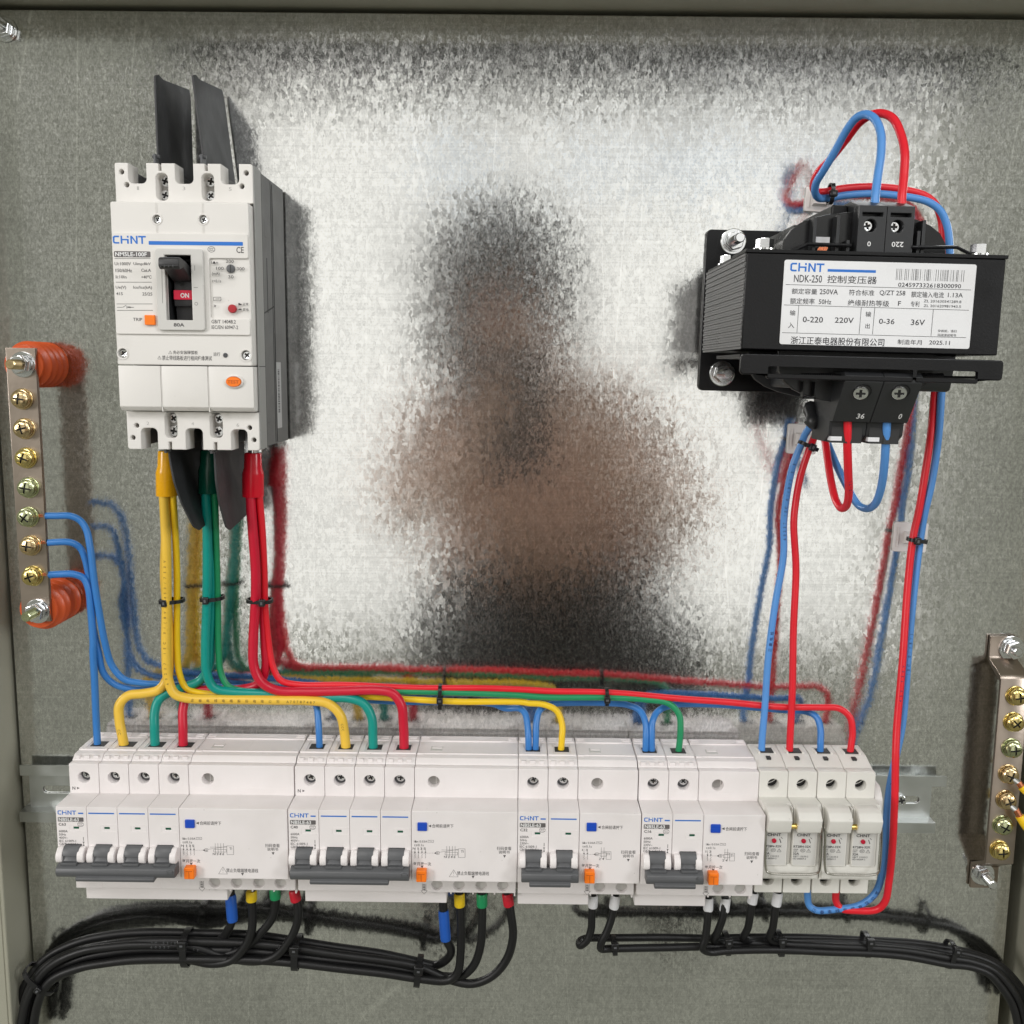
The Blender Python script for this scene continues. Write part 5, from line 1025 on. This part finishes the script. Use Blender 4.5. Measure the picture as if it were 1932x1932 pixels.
def nutstud(parent, x, z, z0, nr=5.4, wr=7.4, sl=12, tint='chrome', shaft=2.9, st='chrome'):
    obj('washer', mv(lathe([(wr, z0), (wr, z0+1.0), (wr-.4, z0+1.2)], 26), x, 0, z), tint, parent, ang=25)
    obj('spring_washer', mv(lathe([(nr+.2, z0+1.2), (nr+.2, z0+2.4)], 22), x, 0, z), tint, parent, ang=25)
    obj('hex_nut', mv(hexnut(nr, z0+2.4, z0+7), x, 0, z), tint, parent, ang=25)
    stud = [(shaft, z0+6)]
    for k in range(int(sl-6)): stud += [(shaft, z0+6.5+k), (shaft*.85, z0+7.0+k)]
    obj('stud', mv(lathe(stud+[(shaft, z0+sl), (shaft*.8, z0+sl+.5)], 14), x, 0, z), st, parent, ang=25)
nutstud(nb, i1.x-bc.x, i1.z-bc.z, ZB, sl=15, st='brassp'); nutstud(nb, i2.x-bc.x, i2.z-bc.z, ZB, sl=15, st='brassg')
_bs = {}
def bscrew(parent, x, z, z0, m, k=1.0):
    if m not in _bs:
        g1 = lathe([(6.2, 0), (6.2, .8), (5.9, 1.0)], 26); g2 = lathe([(5.3, 1.0), (5.5, 1.6), (5.3, 2.2), (4.9, 2.3), (5.2, 2.5), (5.3, 3.1), (4.8, 3.3)], 24)
        cross = [(a*5.0, b*5.0) for a, b in ((.1, .62), (.1, .1), (.62, .1), (.62, -.1), (.1, -.1), (.1, -.62), (-.1, -.62), (-.1, -.1), (-.62, -.1), (-.62, .1), (-.1, .1), (-.1, .62))]
        # domed head with a cut cross
        import bmesh
        hd = flat(circ(0, 0, 5.0, k=26), [cross[::-1]], 0); bm = bmesh.new(); V = [bm.verts.new(v) for v in hd[0]]
        for f in hd[1]:
            try: bm.faces.new([V[i] for i in f])
            except ValueError: pass
        bmesh.ops.triangulate(bm, faces=bm.faces[:])
        bmesh.ops.subdivide_edges(bm, edges=bm.edges[:], cuts=2, use_grid_fill=True)
        bm.verts.index_update()
        vs = [Vector((v.co.x, -(4.4+2.0*math.sqrt(max(0, 1-(v.co.xy.length/5.05)**2))), v.co.y)) for v in bm.verts]; fs = [tuple(v.index for v in f.verts) for f in bm.faces]; bm.free()
        n_ = ([Vector(v) for v in vs], fs, [0]*len(fs))
        g3 = join(lathe([(4.8, 3.3), (5.0, 3.5), (5.0, 4.5)], 26, False), lathe([(3.6, 3.3), (3.6, 4.3)], 12))
        fl_ = lathe([(3.4, 4.3), (3.4, 4.5)], 14); g3 = join(g3, (fl_[0], fl_[1], [1]*len(fl_[1])))
        _bs[m] = [mesh_of(g, [m, 'void'], ang=30) for g in (g1, g2, join(n_, g3))]
    o = bpy.data.objects.new('screw', _bs[m][2]); SC.collection.objects.link(o); o.parent = parent; o.location = Vector((x, -z0, z))*MM; o.rotation_euler = (R.uniform(-.05, .05), R.uniform(0, 1.5), R.uniform(-.05, .05))
    for nm, i in (('washer', 0), ('spring_washer', 1)):
        c = bpy.data.objects.new(nm, _bs[m][i]); SC.collection.objects.link(c); c.parent = o
    return o
for (a, b), m in zip(((140, 440), (152, 616), (163, 790), (176, 966), (176, 1140), (190, 1310), (203, 1490)), ('brassp', 'brassp', 'brass', 'brassg', 'brassg', 'brassp', 'brass')):
    p = LA(a, b, ZB); bscrew(nb, p.x-bc.x-.3, p.z-bc.z, ZB, m)
# earth bar
EC = crop(3700, 2400, 589/396)
ec = Vector((309, 0, -245)); eb = thing('earth_busbar', ec, 'joggled metal earth bar with a column of gold screws, lower right edge', 'busbar')
ex0, ex1 = 300.6, 318.2; zE = 20
tp, bt = -162.2, -331.5
def strip(d0, d1, z0, z1): return box(ex0-ec.x, ex1-ec.x, d0, d1, z0-ec.z, z1-ec.z)
prof = [(1.0, tp), (1.0, -175), (2.5, -178.5), (16, -183.5), (18, -186), (18, -304), (18, -305.5), (1.0, -314), (1.0, -331.5)]
inner = [(a+2.2, b) for a, b in prof]
g = prism([(a, b-ec.z) for a, b in ([(3.2, tp)]+[(3.4, -174.5), (5, -177), (18, -182), (20.2, -185.3), (20.2, -305.8), (4.5, -315.5), (3.2, -317), (3.2, bt), (1, bt), (1, -314.5), (17.6, -304.6), (18, -303), (18, -187), (3, -179), (1, -176), (1, tp)])], ex0-ec.x, ex1-ec.x, .25)
obj('bar', g, 'bar', eb)
p = EC(535, 300, 8); nutstud(eb, p.x-ec.x, p.z-ec.z, 3.2, sl=9, nr=5.6, wr=8.2)
p = EC(348, 1635, 5); nutstud(eb, p.x-ec.x, p.z-ec.z, 3.2, sl=15, nr=5.2, wr=7.6)
for (a, b), m in zip(((540, 570), (526, 725), (514, 880), (495, 1035), (480, 1188), (460, 1338), (443, 1487)), ('brass', 'brass', 'brassg', 'brassp', 'brassp', 'brassg', 'brass')):
    p = EC(a, b, 21); bscrew(eb, p.x-ec.x, p.z-ec.z, 20.2, m)
for (pts, lb2) in (([EC(556, 1085, 26), EC(575, 1110, 27), EC(600, 1135, 28), EC(640, 1175, 28)], 'short yellow earth wire with copper end on the fourth gold screw'), ([EC(540, 1245, 26), EC(562, 1285, 27), EC(590, 1330, 28), EC(640, 1400, 28)], 'short yellow earth wire with copper end on the fifth gold screw')):
    w, og = wire('yellow_earth_wire', lb2, pts[1:], 2.6, 'yellowb', lb2, 'wire', 'yellow earth wires at the right edge')
    obj('copper_strands', bar3(pts[0]-og, pts[1]-og, 2.0, 10), 'copper', w)
    obj('lug', bar3(pts[0]+Vector((-3, 1, 2))-og, pts[0].lerp(pts[1], .25)-og, 1.7, 10), 'chrome', w)
# corner bolt
p = U(4, 52, 4); cb = thing('corner_bolt', (p.x, 0, p.z), 'plated nut and washers at the top left corner of the plate', 'bolt')
nutstud(cb, 0, 0, .3, nr=5.2, wr=7.0, sl=13)

# ================================================================== BLACK CABLES
def bz(x, y, z): return BL(x, y, z)
lane = []
# bundle guide: (x, ytop, ybottom)
GUIDE = [(1600, 420, 482), (1540, 408, 478), (1400, 378, 458), (1250, 354, 440), (1100, 332, 425), (900, 306, 412), (700, 298, 408), (500, 300, 412), (400, 308, 422), (300, 328, 438), (200, 372, 478), (140, 420, 545), (85, 500, 610), (55, 600, 720), (45, 700, 800)]
def lanept(i, f, z): a = GUIDE[i]; dx = 0 if a[0] > 180 else (1-f)*0+f*(180-a[0])*.55; return bz(a[0]+dx, a[1]+(a[2]-a[1])*f if a[0] > 180 else a[1]+(a[2]-a[1])*f*.8, z)
CG1 = 'black output cables tied into the left bundle'
sleeves = {'b': 'sleeveb', 'y': 'sleevey', 'g': 'sleeveg', 'r': 'sleever'}
def cable(key, head, start, f, z, label, slv, s0, s1, rad=2.7, group=CG1, guide=None, lf=lanept, sr=1.28, extra=None):
    G_ = guide or GUIDE
    pts = list(head)+[lf(i, f, z) for i in range(start, len(G_))]
    w, og = wire('black_cable', key, pts, rad, 'blk', label, 'cable', group, sub=6, text=extra)
    a, b = Vector(s0), Vector(s1); P = [a.lerp(b, t)-og for t in (0, .1, .5, .9, 1)]
    nm = 'ferrule_collar' if slv == 'sleevew' else 'coloured_sleeve'
    obj(nm, tube(P, lambda t: rad*(sr if .05 < t < .95 else sr*.9), 14), slv, w)
    return w
ZC = 27
cable('c1', [bz(848, 150, 26), bz(850, 200, 27), bz(854, 262, 28), bz(840, 292, 24), bz(818, 320, 18), bz(770, 345, 12)], 7, .18, 12, 'black cable with blue sleeve leaving the C63 breaker', 'sleeveb', bz(848, 165, 26.5), bz(856, 262, 28))
cable('c2', [bz(925, 150, 26), bz(928, 230, 27), bz(925, 300, 28), bz(900, 360, 28), bz(850, 408, 27), bz(780, 418, 26), bz(690, 402, 25)], 7, .95, 22, 'black cable with yellow sleeve leaving the C63 breaker', 'sleevey', bz(925, 150, 26), bz(926, 188, 26.5))
cable('c3', [bz(1012, 145, 26), bz(1015, 190, 27), bz(1005, 245, 27), bz(960, 305, 26), bz(900, 360, 23), bz(820, 385, 20), bz(720, 375, 18)], 7, .66, 19, 'black cable with green sleeve leaving the C63 breaker', 'sleeveg', bz(1011, 140, 26), bz(1014, 180, 26.5))
cable('c4', [bz(1083, 150, 26), bz(1096, 210, 27), bz(1094, 270, 28), bz(1066, 335, 28), bz(1010, 392, 27), bz(930, 408, 25), bz(820, 392, 22), bz(720, 360, 21)], 7, .42, 24, 'black cable with red sleeve leaving the C63 breaker', 'sleever', bz(1082, 148, 26), bz(1090, 188, 26.5), extra=[('60227 IEC 53', .50, .38, 1.8, 'grey')])
cable('c5', [bz(1629, 150, 26), bz(1631, 220, 27), bz(1638, 320, 28), bz(1660, 370, 25), bz(1640, 405, 20)], 0, .05, 14, 'black cable with blue sleeve leaving the C40 breaker', 'sleeveb', bz(1632, 222, 27), bz(1640, 332, 28))
cable('c6', [bz(1690, 150, 26), bz(1694, 250, 28), bz(1694, 380, 28), bz(1684, 450, 27), bz(1650, 478, 26)], 1, .93, 26, 'black cable with yellow sleeve leaving the C40 breaker', 'sleevey', bz(1690, 160, 26.5), bz(1692, 207, 27))
cable('c7', [bz(1773, 150, 26), bz(1774, 250, 28), bz(1770, 350, 28), bz(1745, 425, 26), bz(1700, 462, 23), bz(1650, 465, 21)], 1, .62, 20, 'black cable with green sleeve leaving the C40 breaker', 'sleeveg', bz(1773, 160, 26.5), bz(1774, 208, 27))
cable('c8', [bz(1866, 150, 26), bz(1880, 240, 28), bz(1888, 320, 28), bz(1868, 400, 28), bz(1815, 462, 27), bz(1740, 490, 25), bz(1660, 478, 23)], 1, .34, 22, 'black cable with red sleeve leaving the C40 breaker', 'sleever', bz(1866, 160, 26.5), bz(1873, 205, 27), extra=[('60227 IEC 53(RVV)', .72, .62, 1.8, 'grey')])
TB = 'broad black straps round the left cable bundle'
tie(BL(690, 358, 19), 20.5, 17, 1.52+.05, 'left strap on the left cable bundle, with a long glossy band', (-8, 0), bw=4.2, hs=(5, 4))
tie(BL(1094, 375, 20), 18.5, 17, 1.5+.12, 'middle strap on the left cable bundle, under the red sleeve', (-7.5, 0), bw=4.2, hs=(5, 4))
tie(BL(1541, 444, 20), 15.5, 16, 1.5+.2, 'right strap on the left cable bundle, under the C40 breaker', (-6.5, 0), bw=4.0, hs=(5, 4))
tie(BL(150, 474, 20), 22, 14, .75, 'strap at the far left bend of the black cables', (3, 0), bw=3.2)
# right bundle
GR = [(260, 322, 388), (330, 322, 386), (500, 326, 382), (700, 330, 378), (850, 322, 384), (1000, 322, 392), (1160, 322, 396), (1320, 330, 402), (1480, 340, 418), (1640, 358, 446), (1740, 385, 474), (1830, 430, 520), (1890, 490, 585), (1935, 560, 660), (1960, 660, 780)]
def lanr(i, f, z): a = GR[i]; k = 0 if a[0] < 1650 else min(1, (a[0]-1650)/220); return BR(a[0]-k*f*75+k*25, a[1]+(a[2]-a[1])*(f*(1-.55*k)+0*k), z)
CG2 = 'black output cables tied into the right bundle'
def rc(key, head, start, f, z, label, s0, s1): cable(key, head, start, f, z, label, 'sleevew', s0, s1, 2.4, CG2, GR, lanr, 1.3)
rc('d1', [BR(262, 172, 26), BR(260, 260, 27), BR(257, 310, 27), BR(240, 352, 27), BR(214, 370, 25), BR(212, 352, 18), BR(240, 340, 14)], 1, .25, 14, 'left black cable leaving the C32 breaker', BR(264, 175, 26), BR(262, 222, 26.5))
rc('d2', [BR(350, 172, 26), BR(338, 250, 27), BR(318, 310, 28), BR(294, 360, 28), BR(292, 384, 26), BR(330, 384, 24)], 2, .92, 22, 'right black cable leaving the C32 breaker', BR(352, 175, 26), BR(343, 226, 26.5))
rc('d3', [BR(709, 180, 26), BR(708, 260, 28), BR(700, 340, 29), BR(690, 380, 29), BR(720, 394, 27), BR(780, 390, 26)], 5, .95, 26, 'left black cable leaving the C16 breaker', BR(710, 185, 26), BR(709, 235, 27))
rc('d4', [BR(775, 180, 26), BR(768, 250, 28), BR(745, 315, 27), BR(728, 350, 24), BR(770, 360, 20)], 4, .62, 19, 'right black cable leaving the C16 breaker', BR(778, 185, 26), BR(771, 238, 27))
rc('d5', [BR(884, 160, 26), BR(874, 230, 27), BR(862, 300, 26), BR(845, 345, 22), BR(880, 352, 18)], 5, .4, 16, 'black cable leaving the left pole of the left fuse holder', BR(886, 165, 26), BR(878, 208, 27))
rc('d6', [BR(978, 160, 26), BR(968, 230, 27), BR(958, 300, 27), BR(945, 345, 24), BR(980, 362, 23)], 6, .66, 24, 'black cable leaving the right pole of the left fuse holder', BR(980, 165, 26), BR(972, 216, 27))
for i, (u, v, wd_, an) in enumerate(((345, 365, 9, 1.5), (780, 358, 13, 1.5), (985, 358, 15, 1.5), (1320, 362, 14.5, 1.55), (1640, 400, 17, 1.8))):
    lb3 = ('leftmost tie on the right cable bundle, under the C32 breaker', 'tie on the right cable bundle under the C16 breaker', 'tie on the right cable bundle under the left fuse holder', 'tie on the right cable bundle below the right fuse holder', 'rightmost tie on the right cable bundle, where it bends down')[i]
    tie(BR(u, v+2, 20), wd_*.84, 12.5, an, lb3, (-wd_*.42, 0), bw=3.0, hs=(4.6, 3))

# ================================================================== THE ROOM BEHIND THE LENS, mirrored in the plate
MT['lit'] = mat('lit_window_glass', (0.8, 0.8, 0.8), 0.5, emit=((1.0, 0.985, 0.955), 0.80))
MT['hair'] = mat('black_hair', (0.012, 0.011, 0.010), 0.5); MT['skin'] = mat('skin', (0.66, 0.42, 0.32), 0.5); MT['shirt'] = mat('lightened_shirt', (0.86, 0.56, 0.47), 0.8); MT['trouser'] = mat('black_trousers', (0.012, 0.012, 0.013), 0.8)  # shirt colour lightened in place of light on its front
MT['wall'] = mat('room_wall_paint', (0.30, 0.30, 0.25), 0.8)
def rw(px, py, Lm): k = (DIST+Lm)/F; return ((px-VPX)*k, (VPY-py)*k)
LW = 2900
a, b = rw(455, 215, LW), rw(1690, 1215, LW)
wn = thing('lit_window', ((a[0]+b[0])/2, -LW, (a[1]+b[1])/2), 'bright window behind the photographer, seen only as a reflection in the plate', 'window')
hw, hh = (b[0]-a[0])/2, (a[1]-b[1])/2
def facing(g): return xf(g, Matrix.Diagonal((1, -1, 1, 1)))
for i in range(3): obj('pane', facing(box(-hw+i*hw*2/3+8, -hw+(i+1)*hw*2/3-8, 0, 6, -hh, hh)), 'lit', wn)
obj('added_dark_box', facing(box(-hw-200, hw+300, 0, 60, hh+50, hh+620)), 'trouser', wn)  # unseen dark box, added so the plate mirrors a dark band
MT['litb'] = mat('blue_strip_glow', (0.6, 0.7, 0.9), 0.5, emit=((0.50, 0.72, 1.0), 0.80))
for i, (xa_, xb_) in enumerate(((-hw*.45, -hw*.25), (-hw*.05, hw*.12), (hw*.2, hw*.55), (hw*.62, hw*.85))): obj('blue_glow_strip', facing(box(xa_, xb_, 6.5, 8, hh-245, hh-195)), 'litb', wn)  # glowing strips added so the plate mirrors bluish spots
obj('window_frame', facing(join(box(-hw-50, -hw, 0, 30, -hh-50, hh+50), box(hw, hw+50, 0, 30, -hh-50, hh+50), box(-hw, hw, 0, 30, hh, hh+50), box(-hw, hw, 0, 30, -hh-50, -hh))), 'mount', wn)
# photographer crouching behind the phone
def skin_body(name, joints, edges, m, parent, sub=2):
    me = bpy.data.meshes.new(name); me.from_pydata([Vector(j[0])*MM for j in joints], edges, [])
    o = bpy.data.objects.new(name, me); SC.collection.objects.link(o); o.parent = parent
    sm = o.modifiers.new('skin', 'SKIN'); ss_ = o.modifiers.new('sub', 'SUBSURF'); ss_.levels = ss_.render_levels = sub
    if not me.skin_vertices: me.attributes.new('skin_vertices', 'FLOAT', 'POINT') if False else None
    sv = me.skin_vertices[0].data if me.skin_vertices else None
    if sv:
        for i, j in enumerate(joints): sv[i].radius = (j[1]*MM, j[1]*MM)
        sv[0].use_root = True
    me.materials.append(MT[m]); return o
LP = 1100
hx_, hz_ = rw(937, 545, LP)
ph = thing('person', (hx_, -LP, -900), 'photographer in dark trousers crouching with a phone, seen only as a reflection in the plate', 'person')
def egg(cx, cy, cz, rx, ry, rz, k=20, jz=1.0):
    vs, fs = [], []; m_ = 12
    for j in range(m_+1):
        t = math.pi*j/m_
        for i in range(k): a_ = 2*math.pi*i/k; vs.append(Vector((cx+rx*math.sin(t)*math.cos(a_), cy+ry*math.sin(t)*math.sin(a_), cz+rz*math.cos(t))))
    for j in range(m_):
        for i in range(k): a_, b_ = j*k+i, j*k+(i+1) % k; fs.append((a_, b_, b_+k, a_+k))
    return (vs, fs, [0]*len(fs))
z0h = hz_+900
import bmesh
def try_skin(*a):
    me = bpy.data.meshes.new(a[0]); bm = bmesh.new(); ly = bm.verts.layers.skin.verify()
    V = []
    for p_, q_ in a[1]:
        p_ = (p_[0]+(BX if p_[2] < z0h-70 else 0), p_[1], p_[2])
        v = bm.verts.new(Vector(p_)*MM); v[ly].radius = (q_*MM, q_*MM); V.append(v)
    V[0][ly].use_root = True
    for e_ in a[2]: bm.edges.new((V[e_[0]], V[e_[1]]))
    bm.to_mesh(me); bm.free(); o = bpy.data.objects.new(a[0], me); SC.collection.objects.link(o); o.parent = a[4]
    o.modifiers.new('skin', 'SKIN'); s_ = o.modifiers.new('sub', 'SUBSURF'); s_.levels = s_.render_levels = 2; me.materials.append(MT[a[3]]); return o
sh = z0h-190
BX = 55
body = [((20, 30, sh-330), 125), ((10, 10, sh-150), 140), ((0, 0, sh-20), 105), ((0, 5, sh+50), 55), ((0, 15, z0h-60), 60), ((0, 5, z0h+20), 80), ((0, 0, z0h+70), 62),
        ((-165, 20, sh-25), 58), ((-215, 120, sh-190), 46), ((-120, 330, sh-110), 36), ((-75, 400, sh-70), 28), ((175, 20, sh-25), 58), ((265, 100, sh-190), 46), ((170, 320, sh-120), 36), ((85, 410, sh-75), 28),
        ((-110, 60, sh-400), 90), ((-100, 330, sh-330), 68), ((-110, 200, sh-650), 50), ((-110, 250, sh-690), 42), ((-110, 350, sh-700), 38), ((150, 60, sh-400), 90), ((190, 300, sh-370), 72), ((210, 180, sh-660), 52), ((210, 230, sh-690), 42), ((210, 330, sh-700), 38)]
be = [(0, 1), (1, 2), (2, 3), (3, 4), (4, 5), (5, 6), (2, 7), (7, 8), (8, 9), (9, 10), (2, 11), (11, 12), (12, 13), (13, 14), (0, 15), (15, 16), (16, 17), (17, 18), (18, 19), (0, 20), (20, 21), (21, 22), (22, 23), (23, 24)]
try_skin('body', body, be, 'skin', ph)
obj('hair', join(egg(0, -20, z0h+40, 135, 110, 115), egg(0, -50, z0h-60, 138, 70, 150)), 'hair', ph)
obj('nose', egg(0, 88, z0h-5, 12, 16, 18, 10), 'skin', ph)
for s in (-1, 1): obj('eye', egg(s*32, 78, z0h+22, 13, 8, 8, 10), 'mount', ph); obj('ear', egg(s*84, 5, z0h, 10, 18, 30, 10), 'skin', ph)
obj('mouth', egg(0, 82, z0h-45, 24, 7, 6, 10), 'redbtn', ph)
try_skin('shirt', [((20, 30, sh-320), 135), ((10, 10, sh-150), 152), ((0, 0, sh-25), 118), ((-90, 20, sh-50), 62), ((-115, 90, sh-190), 58), ((120, 20, sh-80), 70), ((240, 75, sh-300), 80)], [(0, 1), (1, 2), (2, 3), (3, 4), (2, 5), (5, 6)], 'shirt', ph)
try_skin('trousers', [((20, 30, sh-370), 142), ((-90, 60, sh-400), 100), ((-100, 335, sh-330), 80), ((-110, 205, sh-640), 62), ((150, 60, sh-400), 104), ((190, 305, sh-370), 84), ((210, 185, sh-650), 62)], [(0, 1), (1, 2), (2, 3), (0, 4), (4, 5), (5, 6)], 'trouser', ph)
for s, wx, tip in ((-1, -75, -50), (1, 85, 62)):
    hand = [((wx, 405, sh-72), 24), ((wx*.9, 440, sh-50), 26), ((wx*.85, 465, sh-25), 22)]
    ed = [(0, 1), (1, 2)]; k0 = 3
    for f in range(4):
        fx_ = wx*.85+s*(f-1.5)*4; fz_ = sh-20+f*17; hand += [((fx_, 478, fz_), 9.5), ((wx*.55, 500-f*2, fz_+8), 8.5), ((wx*.3, 488, fz_+10), 7.5)]; ed += [(2, k0), (k0, k0+1), (k0+1, k0+2)]; k0 += 3
    hand += [((wx*.6, 455, sh-60), 10), ((wx*.35, 478, sh-45), 9)]; ed += [(1, k0), (k0, k0+1)]
    try_skin('hand', hand, ed, 'skin', ph)
obj('shoes', join(egg(-55, 330, sh-735, 50, 130, 40), egg(265, 310, sh-735, 50, 130, 40)), 'trouser', ph)
pc = Matrix.Identity(4)
phn = solo('phone', xf(box(-38, 38, 0, 8, -130, 28), Matrix.Translation((0, -DIST-4-8, 0)) @ Matrix.Diagonal((1, -1, 1, 1)) @ Matrix.Translation((0, 8, 0))), 'black', 'black phone taking the photograph, seen only as a faint reflection', 'phone', bevel=4)
